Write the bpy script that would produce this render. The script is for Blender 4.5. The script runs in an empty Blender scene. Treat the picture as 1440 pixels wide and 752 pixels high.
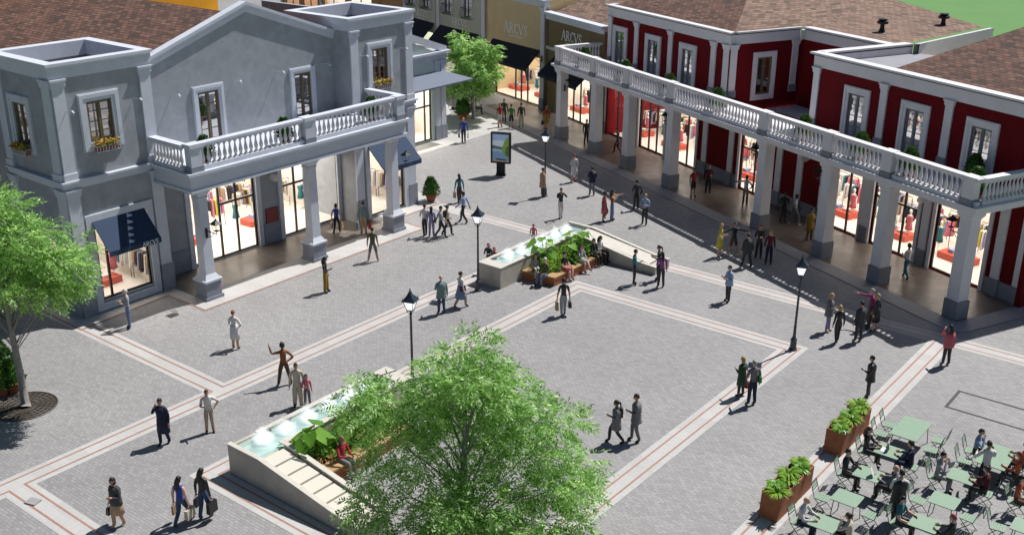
import bpy, bmesh, math, random
import numpy as np
from mathutils import Matrix, Vector, noise
R = math.radians
rng = random.Random(7)
C = bpy.context.scene.collection
scene = bpy.context.scene
PI = math.pi

# ---------------------------------------------------------------- materials
def newmat(name):
    m = bpy.data.materials.new(name); m.use_nodes = True
    nt = m.node_tree; b = nt.nodes['Principled BSDF']
    return m, nt, b
def N(nt, t, **kw):
    n = nt.nodes.new(t)
    for k, v in kw.items(): setattr(n, k, v)
    return n
def flat(name, col, rough=.6, metal=0., spec=.5, var=0., scale=6., bump=0., bscale=40., coord='Object', coat=0.):
    """one colour with a fine mottling (dirt, weathering) and optional bump"""
    m, nt, b = newmat(name)
    b.inputs['Roughness'].default_value = rough
    b.inputs['Metallic'].default_value = metal
    b.inputs['Specular IOR Level'].default_value = spec
    b.inputs['Coat Weight'].default_value = coat
    b.inputs['Base Color'].default_value = (*col, 1)
    L = nt.links
    if var or bump:
        tc = N(nt, 'ShaderNodeTexCoord')
    if var:
        n = N(nt, 'ShaderNodeTexNoise'); n.inputs['Scale'].default_value = scale; n.inputs['Detail'].default_value = 6; n.inputs['Roughness'].default_value = .62
        L.new(tc.outputs[coord], n.inputs['Vector'])
        r = N(nt, 'ShaderNodeValToRGB')
        r.color_ramp.elements[0].position = .3; r.color_ramp.elements[1].position = .72
        r.color_ramp.elements[0].color = (*[c * (1 - var) for c in col], 1)
        r.color_ramp.elements[1].color = (*[min(1, c * (1 + var)) for c in col], 1)
        L.new(n.outputs['Fac'], r.inputs['Fac']); L.new(r.outputs['Color'], b.inputs['Base Color'])
    if bump:
        n2 = N(nt, 'ShaderNodeTexNoise'); n2.inputs['Scale'].default_value = bscale; n2.inputs['Detail'].default_value = 4
        L.new(tc.outputs[coord], n2.inputs['Vector'])
        bp = N(nt, 'ShaderNodeBump'); bp.inputs['Strength'].default_value = bump; bp.inputs['Distance'].default_value = .02
        L.new(n2.outputs['Fac'], bp.inputs['Height']); L.new(bp.outputs['Normal'], b.inputs['Normal'])
    return m
def ramp(nt, stops):
    r = N(nt, 'ShaderNodeValToRGB'); e = r.color_ramp.elements
    while len(e) < len(stops): e.new(.5)
    for i, (p, c) in enumerate(stops): e[i].position = p; e[i].color = (*c, 1)
    return r
def brickmat(name, cols, mortar, bw, bh, msize, rough=.8, bump=.3, squash=1., big=.12, bigscale=.25, rot=0., offset=.5, grain=.1, gloss=None):
    """laid units (pavers, shingles, tiles): UVs are metres, each unit has its own tone, plus broad staining"""
    m, nt, b = newmat(name); L = nt.links
    uv = N(nt, 'ShaderNodeTexCoord')
    mp = N(nt, 'ShaderNodeMapping'); mp.inputs['Rotation'].default_value[2] = rot
    L.new(uv.outputs['UV'], mp.inputs['Vector'])
    # wobble the laying lines a little
    br = N(nt, 'ShaderNodeTexBrick', offset=offset)
    br.inputs['Scale'].default_value = 1; br.inputs['Brick Width'].default_value = bw; br.inputs['Row Height'].default_value = bh
    br.inputs['Mortar Size'].default_value = msize; br.inputs['Mortar Smooth'].default_value = .2
    br.inputs['Color1'].default_value = (0, 0, 0, 1); br.inputs['Color2'].default_value = (1, 1, 1, 1); br.inputs['Mortar'].default_value = (.5, .5, .5, 1)
    L.new(mp.outputs['Vector'], br.inputs['Vector'])
    rp = ramp(nt, [(i / (len(cols) - 1), c) for i, c in enumerate(cols)])
    L.new(br.outputs['Color'], rp.inputs['Fac'])
    n1 = N(nt, 'ShaderNodeTexNoise'); n1.inputs['Scale'].default_value = bigscale; n1.inputs['Detail'].default_value = 5; n1.inputs['Roughness'].default_value = .65
    L.new(uv.outputs['UV'], n1.inputs['Vector'])
    n2 = N(nt, 'ShaderNodeTexNoise'); n2.inputs['Scale'].default_value = 9; n2.inputs['Detail'].default_value = 5
    L.new(uv.outputs['UV'], n2.inputs['Vector'])
    mr = N(nt, 'ShaderNodeMapRange'); mr.inputs['From Min'].default_value = .25; mr.inputs['From Max'].default_value = .75
    mr.inputs['To Min'].default_value = 1 - big; mr.inputs['To Max'].default_value = 1 + big
    L.new(n1.outputs['Fac'], mr.inputs['Value'])
    mr2 = N(nt, 'ShaderNodeMapRange'); mr2.inputs['From Min'].default_value = .25; mr2.inputs['From Max'].default_value = .75
    mr2.inputs['To Min'].default_value = 1 - grain; mr2.inputs['To Max'].default_value = 1 + grain
    L.new(n2.outputs['Fac'], mr2.inputs['Value'])
    mu = N(nt, 'ShaderNodeMath', operation='MULTIPLY'); L.new(mr.outputs[0], mu.inputs[0]); L.new(mr2.outputs[0], mu.inputs[1])
    mx = N(nt, 'ShaderNodeMix', data_type='RGBA'); L.new(br.outputs['Fac'], mx.inputs['Factor']); L.new(rp.outputs['Color'], mx.inputs['A']); mx.inputs['B'].default_value = (*mortar, 1)
    vm = N(nt, 'ShaderNodeVectorMath', operation='SCALE'); L.new(mx.outputs['Result'], vm.inputs[0]); L.new(mu.outputs[0], vm.inputs['Scale'])
    L.new(vm.outputs[0], b.inputs['Base Color'])
    b.inputs['Roughness'].default_value = rough
    if gloss:
        mg = N(nt, 'ShaderNodeMapRange'); mg.inputs['To Min'].default_value = gloss[0]; mg.inputs['To Max'].default_value = gloss[1]
        mg.inputs['From Min'].default_value = .3; mg.inputs['From Max'].default_value = .7
        L.new(n1.outputs['Fac'], mg.inputs['Value']); L.new(mg.outputs[0], b.inputs['Roughness'])
    if bump:
        ad = N(nt, 'ShaderNodeMath', operation='MULTIPLY_ADD'); L.new(br.outputs['Fac'], ad.inputs[0]); ad.inputs[1].default_value = -1.; L.new(n2.outputs['Fac'], ad.inputs[2])
        bp = N(nt, 'ShaderNodeBump'); bp.inputs['Strength'].default_value = bump; bp.inputs['Distance'].default_value = .02
        L.new(ad.outputs[0], bp.inputs['Height']); L.new(bp.outputs['Normal'], b.inputs['Normal'])
    return m
def stucco(name, col, var=.12):
    """trowelled render: cloudy tone, patchy marks"""
    m, nt, b = newmat(name); L = nt.links
    tc = N(nt, 'ShaderNodeTexCoord')
    n = N(nt, 'ShaderNodeTexNoise'); n.inputs['Scale'].default_value = .9; n.inputs['Detail'].default_value = 9; n.inputs['Roughness'].default_value = .6; n.inputs['Distortion'].default_value = .8
    v = N(nt, 'ShaderNodeTexVoronoi'); v.inputs['Scale'].default_value = 3.2
    nd = N(nt, 'ShaderNodeTexNoise'); nd.inputs['Scale'].default_value = 2.5
    va = N(nt, 'ShaderNodeMix', data_type='VECTOR'); va.inputs['Factor'].default_value = .35
    L.new(tc.outputs['UV'], n.inputs['Vector']); L.new(tc.outputs['UV'], nd.inputs['Vector'])
    L.new(tc.outputs['UV'], va.inputs['A']); L.new(nd.outputs['Color'], va.inputs['B']); L.new(va.outputs['Result'], v.inputs['Vector'])
    ad = N(nt, 'ShaderNodeMath', operation='MULTIPLY_ADD'); L.new(v.outputs['Distance'], ad.inputs[0]); ad.inputs[1].default_value = .25; L.new(n.outputs['Fac'], ad.inputs[2])
    r = ramp(nt, [(.3, [c * (1 - var) for c in col]), (.6, col), (.85, [min(1, c * (1 + var)) for c in col])])
    b.inputs['Specular IOR Level'].default_value = .12
    L.new(ad.outputs[0], r.inputs['Fac']); L.new(r.outputs['Color'], b.inputs['Base Color'])
    b.inputs['Roughness'].default_value = .85
    bp = N(nt, 'ShaderNodeBump'); bp.inputs['Strength'].default_value = .25; bp.inputs['Distance'].default_value = .02
    L.new(ad.outputs[0], bp.inputs['Height']); L.new(bp.outputs['Normal'], b.inputs['Normal'])
    return m
def emis(name, col, s, base=(.8, .8, .8)):
    m, nt, b = newmat(name)
    b.inputs['Base Color'].default_value = (*base, 1)
    b.inputs['Emission Color'].default_value = (*col, 1); b.inputs['Emission Strength'].default_value = s
    return m
def glassmat(name, refl=.12, tint=(1, 1, 1)):
    m, nt, b = newmat(name); nt.nodes.remove(b); L = nt.links
    o = nt.nodes['Material Output']
    t = N(nt, 'ShaderNodeBsdfTransparent'); t.inputs['Color'].default_value = (*tint, 1)
    g = N(nt, 'ShaderNodeBsdfGlossy'); g.inputs['Roughness'].default_value = .02
    f = N(nt, 'ShaderNodeFresnel'); f.inputs['IOR'].default_value = 1.5
    mr = N(nt, 'ShaderNodeMath', operation='ADD'); mr.inputs[1].default_value = refl; mr.use_clamp = True
    L.new(f.outputs[0], mr.inputs[0])
    mx = N(nt, 'ShaderNodeMixShader'); L.new(mr.outputs[0], mx.inputs[0]); L.new(t.outputs[0], mx.inputs[1]); L.new(g.outputs[0], mx.inputs[2])
    L.new(mx.outputs[0], o.inputs['Surface'])
    return m
def leafmat(name, cols, trans=.45, rough=.5):
    m, nt, b = newmat(name); nt.nodes.remove(b); L = nt.links
    o = nt.nodes['Material Output']
    g = N(nt, 'ShaderNodeNewGeometry')
    r = ramp(nt, [(i / (len(cols) - 1), c) for i, c in enumerate(cols)])
    L.new(g.outputs['Random Per Island'], r.inputs['Fac'])
    d = N(nt, 'ShaderNodeBsdfPrincipled'); d.inputs['Roughness'].default_value = rough; d.inputs['Specular IOR Level'].default_value = .4
    t = N(nt, 'ShaderNodeBsdfTranslucent')
    L.new(r.outputs['Color'], d.inputs['Base Color'])
    hs = N(nt, 'ShaderNodeHueSaturation'); hs.inputs['Value'].default_value = 1.4; hs.inputs['Hue'].default_value = .485; L.new(r.outputs['Color'], hs.inputs['Color']); L.new(hs.outputs['Color'], t.inputs['Color'])
    mx = N(nt, 'ShaderNodeMixShader'); mx.inputs[0].default_value = trans
    L.new(d.outputs[0], mx.inputs[1]); L.new(t.outputs[0], mx.inputs[2]); L.new(mx.outputs[0], o.inputs['Surface'])
    return m

M = {}
M['paver'] = brickmat('grey_block_pavers', [(.24, .235, .236), (.268, .262, .263), (.288, .282, .283), (.312, .306, .306)], (.205, .20, .201), .22, .11, .011, rough=.75, bump=.2, big=.15, bigscale=.13, grain=.10)
M['bandstone'] = brickmat('pale_band_stone', [(.425, .415, .405), (.47, .46, .45)], (.36, .35, .34), 1.2, .6, .008, rough=.7, bump=.1, big=.07, bigscale=.5, grain=.06)
M['redline'] = flat('terracotta_inlay', (.34, .185, .14), .7, var=.15, scale=5)
M['tile'] = brickmat('polished_arcade_tiles', [(.13, .105, .088), (.155, .128, .108), (.18, .15, .128)], (.08, .065, .055), .6, .6, .01, rough=.25, bump=.05, big=.15, bigscale=.5, offset=0., gloss=(.26, .5))
M['kerb'] = flat('kerb_stone', (.30, .29, .30), .7, var=.1)
M['lawn'] = flat('flat_green_lawn', (.10, .235, .062), .9, var=.06, scale=.2)
M['drain'] = flat('dark_drain_channel', (.035, .03, .035), .6, var=.2)
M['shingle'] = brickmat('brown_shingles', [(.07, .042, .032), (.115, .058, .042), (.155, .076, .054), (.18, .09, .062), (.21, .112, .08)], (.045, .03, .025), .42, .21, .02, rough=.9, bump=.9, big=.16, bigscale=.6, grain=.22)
M['shingle_sunlit_tan'] = brickmat('sunlit_tan_shingles', [(.11, .075, .055), (.20, .122, .09), (.245, .15, .108), (.27, .17, .125), (.30, .195, .145)], (.10, .075, .06), .5, .24, .022, rough=.9, bump=.9, big=.12, bigscale=.6, grain=.2)  # lighter copy of the brown shingles, sunlight put into the colour
M['tile'].node_tree.nodes['Principled BSDF'].inputs['Specular IOR Level'].default_value = .3
M['greywall'] = stucco('blue_grey_render', (.335, .352, .38), .16)
M['greytrim'] = flat('pale_grey_trim', (.58, .61, .68), .7, var=.06, scale=2)
M['greyplinth'] = flat('dark_grey_plinth', (.24, .26, .31), .7, var=.12, scale=2)
M['whitetrim'] = flat('white_trim', (.69, .68, .70), .65, var=.05, scale=2)
M['deckgrey'] = flat('roof_deck_grey', (.28, .28, .31), .8, var=.1, scale=1)
M['redwall'] = stucco('dark_red_render', (.14, .007, .010), .18)
M['redplinth'] = flat('grey_stone_plinth', (.22, .23, .26), .7, var=.12, scale=2)
M['beige'] = stucco('ochre_beige_render', (.60, .47, .29), .06)
M['olive'] = stucco('olive_brown_render', (.21, .16, .09), .08)
M['sage'] = stucco('sage_green_render', (.43, .47, .40), .07)
M['palegreen'] = stucco('pale_green_render', (.58, .68, .62), .05)
M['orange'] = stucco('orange_render', (.72, .33, .03), .08)
M['tanwall'] = stucco('tan_orange_render', (.42, .25, .13), .08)
M['navy'] = flat('navy_canvas', (.012, .035, .085), .8, var=.12, bump=.2, bscale=8)
M['darknavy'] = flat('dark_navy_canvas', (.006, .008, .02), .8, var=.15)
M['greyawn'] = flat('blue_grey_canvas', (.13, .16, .22), .7, var=.1)
M['black'] = flat('black_metal', (.012, .012, .014), .4, .3)
M['iron'] = flat('lamp_iron', (.06, .065, .075), .45, .5, var=.1)
M['ironblue'] = flat('lamp_roof_metal', (.05, .065, .09), .4, .6)
M['wood'] = flat('brown_window_timber', (.14, .105, .062), .6, var=.15, scale=9)
M['greywood'] = flat('grey_painted_timber', (.17, .19, .205), .6, var=.1)
M['glass'] = glassmat('shop_glass', .0)
M['upglass'] = glassmat('upper_window_glass', .6, (.6, .62, .62))
M['room'] = flat('shop_interior_cream', (.78, .73, .66), .6, var=.04, scale=1.)
M['room_pale'] = flat('reflection_pale_room', (.62, .6, .57), .9)  # paled to stand in for bright reflections in the upper glass
M['shopfloor'] = flat('polished_cream_floor', (.83, .79, .73), .25, var=.03, scale=1.)
M['ceil'] = emis('lit_shop_ceiling', (1, .93, .83), 3.5)
M['letter'] = flat('pale_letter', (.85, .86, .86), .5)
M['panel_red'] = flat('red_panel', (.22, .03, .03), .5)
M['bench'] = flat('pale_bench_timber', (.42, .27, .13), .55, var=.2, scale=7)
M['corten'] = flat('rusty_steel', (.36, .125, .055), .8, .0, var=.22, scale=3, bump=.1)
M['concrete'] = flat('fountain_limestone', (.47, .43, .37), .75, var=.16, scale=1.6, bump=.15, bscale=20)
M['capstone'] = flat('pale_coping_stone', (.55, .52, .46), .6, var=.08, scale=3)
M['tealtile'] = flat('teal_pool_lining', (.50, .68, .64), .4, var=.12, scale=3)
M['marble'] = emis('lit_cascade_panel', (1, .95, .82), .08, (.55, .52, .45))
M['soil'] = flat('planter_soil', (.05, .035, .022), .95, var=.3)
M['terracotta'] = flat('terracotta_pot', (.33, .105, .05), .8, var=.15)
M['grn_metal'] = flat('sage_painted_metal', (.23, .335, .24), .45, .0, var=.05)
M['darkgrn'] = flat('dark_green_tube', (.05, .075, .055), .45, .2)
M['bark'] = flat('grey_bark', (.27, .25, .235), .9, var=.25, scale=6, bump=.5, bscale=15)
M['leaf'] = leafmat('ash_leaves', [(.09, .22, .045), (.20, .42, .09), (.34, .57, .16), (.60, .76, .42)], .58, .4)
M['leafd'] = leafmat('topiary_leaves', [(.02, .07, .012), (.04, .12, .02), (.07, .17, .035)], .25)
M['leafb'] = leafmat('lime_leaves', [(.13, .28, .03), (.24, .42, .04), (.38, .56, .08)], .5)
M['bigleaf'] = leafmat('broad_glossy_leaf', [(.10, .27, .03), (.17, .38, .05), (.25, .48, .08)], .45, .35)
M['fern'] = leafmat('fern_leaves', [(.05, .15, .02), (.09, .24, .035), (.17, .34, .06)], .35)
M['bronze'] = leafmat('bronze_leaves', [(.28, .12, .05), (.40, .22, .10), (.45, .33, .12)], .35)
M['flowr'] = leafmat('red_flowers', [(.55, .06, .03), (.6, .2, .03)], .2)
M['flowy'] = leafmat('yellow_flowers', [(.65, .42, .02), (.6, .5, .1)], .2)
M['paper'] = flat('white_paper', (.7, .68, .66), .8)
M['grate'] = flat('tree_grate_iron', (.07, .068, .065), .6, .3, var=.2)
def watermat():
    m, nt, b = newmat('pool_water')
    b.inputs['Base Color'].default_value = (.66, .86, .83, 1); b.inputs['Roughness'].default_value = .08
    b.inputs['Alpha'].default_value = .42
    tc = N(nt, 'ShaderNodeTexCoord'); n = N(nt, 'ShaderNodeTexNoise'); n.inputs['Scale'].default_value = 7; n.inputs['Distortion'].default_value = 1.
    nt.links.new(tc.outputs['Object'], n.inputs['Vector'])
    bp = N(nt, 'ShaderNodeBump'); bp.inputs['Strength'].default_value = .4; bp.inputs['Distance'].default_value = .03
    nt.links.new(n.outputs['Fac'], bp.inputs['Height']); nt.links.new(bp.outputs['Normal'], b.inputs['Normal'])
    return m
M['water'] = watermat()
def foammat():
    m, nt, b = newmat('glowing_water_spray'); nt.nodes.remove(b); L = nt.links; o = nt.nodes['Material Output']
    t = N(nt, 'ShaderNodeBsdfTransparent'); d = N(nt, 'ShaderNodeBsdfDiffuse'); d.inputs['Color'].default_value = (.95, .96, .97, 1)
    tr = N(nt, 'ShaderNodeBsdfTranslucent'); tr.inputs['Color'].default_value = (.95, .97, .98, 1)
    e = N(nt, 'ShaderNodeEmission'); e.inputs['Color'].default_value = (.93, .97, 1, 1); e.inputs['Strength'].default_value = .45  # added emission makes the spray glow though it is no lamp
    a1 = N(nt, 'ShaderNodeMixShader'); a1.inputs[0].default_value = .5; L.new(d.outputs[0], a1.inputs[1]); L.new(tr.outputs[0], a1.inputs[2])
    a2 = N(nt, 'ShaderNodeAddShader'); L.new(a1.outputs[0], a2.inputs[0]); L.new(e.outputs[0], a2.inputs[1])
    g = N(nt, 'ShaderNodeLayerWeight'); g.inputs['Blend'].default_value = .5
    inv = N(nt, 'ShaderNodeMath', operation='SUBTRACT'); inv.inputs[0].default_value = 1; L.new(g.outputs['Facing'], inv.inputs[1])
    pw = N(nt, 'ShaderNodeMath', operation='POWER'); L.new(inv.outputs[0], pw.inputs[0]); pw.inputs[1].default_value = 2.2
    ml = N(nt, 'ShaderNodeMath', operation='MULTIPLY'); L.new(pw.outputs[0], ml.inputs[0]); ml.inputs[1].default_value = .17
    mx = N(nt, 'ShaderNodeMixShader'); L.new(ml.outputs[0], mx.inputs[0]); L.new(t.outputs[0], mx.inputs[1]); L.new(a2.outputs[0], mx.inputs[2])
    L.new(mx.outputs[0], o.inputs['Surface'])
    return m
M['foam'] = foammat()
_cc = {}
def cloth(col, rough=.85):
    k = tuple(round(c, 3) for c in col)
    if k not in _cc:
        _cc[k] = flat('cloth_%d' % len(_cc), col, rough, var=.14, scale=7)
    return _cc[k]

# ---------------------------------------------------------------- mesh builder
class MB:
    def __init__(s, T=None): s.v = []; s.f = []; s.m = []; s.mi = 0; s.T = T
    def add(s, vs, fs):
        o = len(s.v)
        if s.T is not None: vs = [tuple(s.T @ Vector(v)) for v in vs]
        s.v += [tuple(v) for v in vs]; s.f += [tuple(i + o for i in f) for f in fs]; s.m += [s.mi] * len(fs)
        return s
    def box(s, x0, x1, y0, y1, z0, z1):
        return s.add([(x0, y0, z0), (x1, y0, z0), (x1, y1, z0), (x0, y1, z0), (x0, y0, z1), (x1, y0, z1), (x1, y1, z1), (x0, y1, z1)],
                     [(0, 3, 2, 1), (4, 5, 6, 7), (0, 1, 5, 4), (1, 2, 6, 5), (2, 3, 7, 6), (3, 0, 4, 7)])
    def frustum(s, cx, cy, z0, z1, a0, b0, a1, b1):
        return s.add([(cx - a0, cy - b0, z0), (cx + a0, cy - b0, z0), (cx + a0, cy + b0, z0), (cx - a0, cy + b0, z0),
                      (cx - a1, cy - b1, z1), (cx + a1, cy - b1, z1), (cx + a1, cy + b1, z1), (cx - a1, cy + b1, z1)],
                     [(0, 3, 2, 1), (4, 5, 6, 7), (0, 1, 5, 4), (1, 2, 6, 5), (2, 3, 7, 6), (3, 0, 4, 7)])
    def obox(s, c, d, rz=0, rx=0, ry=0):
        Mx = Matrix.Translation(c) @ Matrix.Rotation(rz, 4, 'Z') @ Matrix.Rotation(ry, 4, 'Y') @ Matrix.Rotation(rx, 4, 'X')
        vs = [tuple(Mx @ Vector((sx * d[0] / 2, sy * d[1] / 2, sz * d[2] / 2))) for sz in (-1, 1) for sx, sy in ((-1, -1), (1, -1), (1, 1), (-1, 1))]
        return s.add(vs, [(0, 3, 2, 1), (4, 5, 6, 7), (0, 1, 5, 4), (1, 2, 6, 5), (2, 3, 7, 6), (3, 0, 4, 7)])
    def prism(s, poly, z0, z1):
        n = len(poly)
        zz0 = z0 if isinstance(z0, (list, tuple)) else [z0] * n
        zz1 = z1 if isinstance(z1, (list, tuple)) else [z1] * n
        return s.add([(p[0], p[1], a) for p, a in zip(poly, zz0)] + [(p[0], p[1], a) for p, a in zip(poly, zz1)],
                     [tuple(reversed(range(n))), tuple(range(n, 2 * n))] + [(i, (i + 1) % n, n + (i + 1) % n, n + i) for i in range(n)])
    def tube(s, pts, rad, n=8, cap=True):
        pts = [Vector(p) for p in pts]
        if not isinstance(rad, (list, tuple)): rad = [rad] * len(pts)
        vs = []; fs = []; up = Vector((0, 0, 1))
        for i, p in enumerate(pts):
            t = (pts[min(i + 1, len(pts) - 1)] - pts[max(i - 1, 0)]).normalized()
            if i == 0:
                a = t.cross(up)
                if a.length < .3: a = t.cross(Vector((1, 0, 0)))
            else: a = a - t * a.dot(t)
            a.normalize(); b = t.cross(a)
            for k in range(n):
                q = p + (a * math.cos(2 * PI * k / n) + b * math.sin(2 * PI * k / n)) * rad[i]
                vs.append(tuple(q))
        for i in range(len(pts) - 1):
            for k in range(n): fs.append((i * n + k, i * n + (k + 1) % n, (i + 1) * n + (k + 1) % n, (i + 1) * n + k))
        if cap: fs += [tuple(range(n)), tuple(reversed(range((len(pts) - 1) * n, len(pts) * n)))]
        return s.add(vs, fs)
    def lathe(s, prof, cx=0, cy=0, n=10, ph=0., sx=1., sy=1.):
        vs = []; fs = []
        for r, z in prof:
            for k in range(n):
                a = 2 * PI * k / n + ph; vs.append((cx + r * sx * math.cos(a), cy + r * sy * math.sin(a), z))
        for i in range(len(prof) - 1):
            for k in range(n): fs.append((i * n + k, i * n + (k + 1) % n, (i + 1) * n + (k + 1) % n, (i + 1) * n + k))
        fs += [tuple(reversed(range(n))), tuple(range((len(prof) - 1) * n, len(prof) * n))]
        return s.add(vs, fs)
    def quad(s, *p): return s.add(list(p), [tuple(range(len(p)))])
    def grid_wall(s, u0, u1, z0, z1, holes, w=0., thick=.25, rim=True):
        """vertical wall in the plane y=w facing -y, with rectangular holes (ua,ub,za,zb) and their reveals"""
        us = sorted({u0, u1, *[h[0] for h in holes], *[h[1] for h in holes]}); us = [u for u in us if u0 <= u <= u1]
        zs = sorted({z0, z1, *[h[2] for h in holes], *[h[3] for h in holes]}); zs = [z for z in zs if z0 <= z <= z1]
        for i in range(len(us) - 1):
            for j in range(len(zs) - 1):
                a, b, c, d = us[i], us[i + 1], zs[j], zs[j + 1]
                if any(h[0] - 1e-6 <= a and b <= h[1] + 1e-6 and h[2] - 1e-6 <= c and d <= h[3] + 1e-6 for h in holes): continue
                s.quad((a, w, c), (b, w, c), (b, w, d), (a, w, d))
                s.quad((b, w + thick, c), (a, w + thick, c), (a, w + thick, d), (b, w + thick, d))
        for a, b, c, d in holes:
            y = w + thick
            s.quad((a, w, c), (a, w, d), (a, y, d), (a, y, c)); s.quad((b, w, d), (b, w, c), (b, y, c), (b, y, d))
            s.quad((a, w, d), (b, w, d), (b, y, d), (a, y, d)); s.quad((b, w, c), (a, w, c), (a, y, c), (b, y, c))
        if rim:
            s.quad((u0, w, z1), (u1, w, z1), (u1, w + thick, z1), (u0, w + thick, z1))
            s.quad((u0, w, z0), (u0, w, z1), (u0, w + thick, z1), (u0, w + thick, z0)); s.quad((u1, w, z1), (u1, w, z0), (u1, w + thick, z0), (u1, w + thick, z1))
        return s
    def frame(s, a, b, c, d, t, y0, y1, bottom=True):
        s.box(a, a + t, y0, y1, c, d); s.box(b - t, b, y0, y1, c, d); s.box(a + t, b - t, y0, y1, d - t, d)
        if bottom: s.box(a + t, b - t, y0, y1, c, c + t)
        return s
    def build(s, name, mats, parent=None, smooth=False, uv=True):
        me = bpy.data.meshes.new(name); me.from_pydata(s.v, [], s.f)
        if not isinstance(mats, (list, tuple)): mats = [mats]
        for m in mats: me.materials.append(m)
        if len(mats) > 1: me.polygons.foreach_set('material_index', s.m)
        if smooth: me.polygons.foreach_set('use_smooth', [True] * len(me.polygons))
        if uv and len(s.f) < 60000: metre_uv(me)
        me.update()
        o = bpy.data.objects.new(name, me); C.objects.link(o)
        if parent is not None: o.parent = parent
        return o
def metre_uv(me):
    n = len(me.polygons)
    if not n: return
    l = me.uv_layers.new(name='UVMap')
    nl = len(me.loops); vi = np.empty(nl, int); me.loops.foreach_get('vertex_index', vi)
    co = np.empty(len(me.vertices) * 3); me.vertices.foreach_get('co', co); co = co.reshape(-1, 3)
    no = np.empty(n * 3); me.polygons.foreach_get('normal', no); no = no.reshape(-1, 3)
    lt = np.empty(n, int); me.polygons.foreach_get('loop_total', lt)
    nn = np.repeat(no, lt, axis=0); p = co[vi]
    flat_ = np.abs(nn[:, 2]) > .985
    u = np.stack([-nn[:, 1], nn[:, 0], np.zeros(nl)], 1); ln = np.linalg.norm(u, axis=1, keepdims=True); ln[ln < 1e-6] = 1; u /= ln
    v = np.cross(nn, u)
    U = np.where(flat_, p[:, 0], (p * u).sum(1)); V = np.where(flat_, p[:, 1], (p * v).sum(1))
    l.data.foreach_set('uv', np.stack([U, V], 1).astype(np.float32).ravel())
def tag(o, label=None, cat=None, group=None, kind=None):
    if label: o['label'] = label
    if cat: o['category'] = cat
    if group: o['group'] = group
    if kind: o['kind'] = kind
    return o
def thing(name, label, cat, loc=(0, 0, 0), rz=0., group=None):
    o = bpy.data.objects.new(name, None); C.objects.link(o); o.empty_display_size = .2
    o.location = loc; o.rotation_euler = (0, 0, rz)
    return tag(o, label, cat, group)
def kids(o): return [c for c in o.children]
def dup(o, loc=None, rz=None, label=None, parent=None, group=None, sc=None):
    c = o.copy(); C.objects.link(c); c.parent = parent
    for ch in kids(o): dup(ch, parent=c)
    if loc is not None: c.location = loc
    if rz is not None: c.rotation_euler = (0, 0, rz)
    if sc is not None: c.scale = (sc, sc, sc)
    if label: c['label'] = label
    if group: c['group'] = group
    return c
def rotT(x, y, rz, z=0): return Matrix.Translation((x, y, z)) @ Matrix.Rotation(rz, 4, 'Z')
# ---------------------------------------------------------------- ground, paving, bands
def sheet(name, poly, z, mat, kind='structure', label=None):
    b = MB(); b.add([(x, y, z) for x, y in poly], [tuple(range(len(poly)))])
    o = b.build(name, mat); tag(o, label, None, None, kind); return o
sheet('ground', [(-700, -200), (500, -200), (500, 900), (-700, 900)], -.012, M['lawn'], label='flat green lawn beyond the red building')
E0 = Vector((.9100, -.4146, 0)); N0 = Vector((.4146, .9100, 0)); C1 = Vector((-11.26, 45.33, 0))
RA = math.atan2(E0.y, E0.x)
def rb(u, w): p = C1 + E0 * u + N0 * w; return (p.x, p.y)
sheet('plaza_paving', [(-150, -40), (60, -40), rb(60, 12)[:2], rb(2, 12), rb(-45, 12), (-95, 125), (-150, 125)], 0, M['paver'], label='grey block paved plaza')
SX = []  # pale bands (x0,x1,y0,y1)
bands = [(-30.8, -29.8, -20, 42.2), (-43, -30.8, 20.65, 21.6), (-29.8, 8, 12.55, 13.55), (-39.4, 12, 42.2, 43.2),
         (-26.45, -15.85, 37.45, 38.4), (-26.45, -25.5, 16.85, 37.45), (-15.85, -14.9, 16.85, 38.4), (-25.5, -15.85, 16.85, 17.75), (-11.35, -10.4, -10, 42.2)]
b = MB()
for i_, (x0, x1, y0, y1) in enumerate(bands): z_ = .003 + .0005 * i_; b.add([(x0, y0, z_), (x1, y0, z_), (x1, y1, z_), (x0, y1, z_)], [(0, 1, 2, 3)])
tag(b.build('paving_bands', M['bandstone']), 'pale stone bands crossing the grey paving', kind='structure')
b = MB()
_ln = [0]
def line(x0, y0, x1, y1, wd=.07, z=.008):
    _ln[0] += 1; z = z + .0005 * (_ln[0] % 7)
    d = Vector((x1 - x0, y1 - y0)).normalized(); n = Vector((-d.y, d.x)) * wd / 2; e = d * wd / 2
    b.add([(x0 - n.x - e.x, y0 - n.y - e.y, z), (x1 - n.x + e.x, y1 - n.y + e.y, z), (x1 + n.x + e.x, y1 + n.y + e.y, z), (x0 + n.x - e.x, y0 + n.y - e.y, z)], [(0, 1, 2, 3)])
def path(pts, wd=.07, z=.008):
    for (a, c), (d, e) in zip(pts[:-1], pts[1:]): line(a, c, d, e, wd, z)
z9 = .008
path([(-30.56, -20), (-30.56, 20.87)]); path([(-30.56, 20.87), (-42, 20.87)]); path([(-30.56, 21.37), (-39.3, 21.37)]); path([(-30.56, 21.37), (-30.56, 42.45), (-37.2, 42.45)])
path([(-30.06, 13.32), (-30.06, 42.45)]); path([(-30.06, 13.32), (8, 13.32)]); path([(-30.06, -20), (-30.06, 12.8), (8, 12.8)])
path([(-30.06, 42.45), (-11.12, 42.45), (-11.12, -10)]); path([(-37.2, 42.95), (12, 42.95)]); path([(-10.66, -10), (-10.66, 42.45), (12, 42.45)])
path([(-26.2, 17.1), (-26.2, 38.15), (-15.15, 38.15), (-15.15, 17.1), (-26.2, 17.1)]); path([(-25.75, 17.5), (-25.75, 37.7), (-15.6, 37.7), (-15.6, 17.5), (-25.75, 17.5)])
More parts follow.
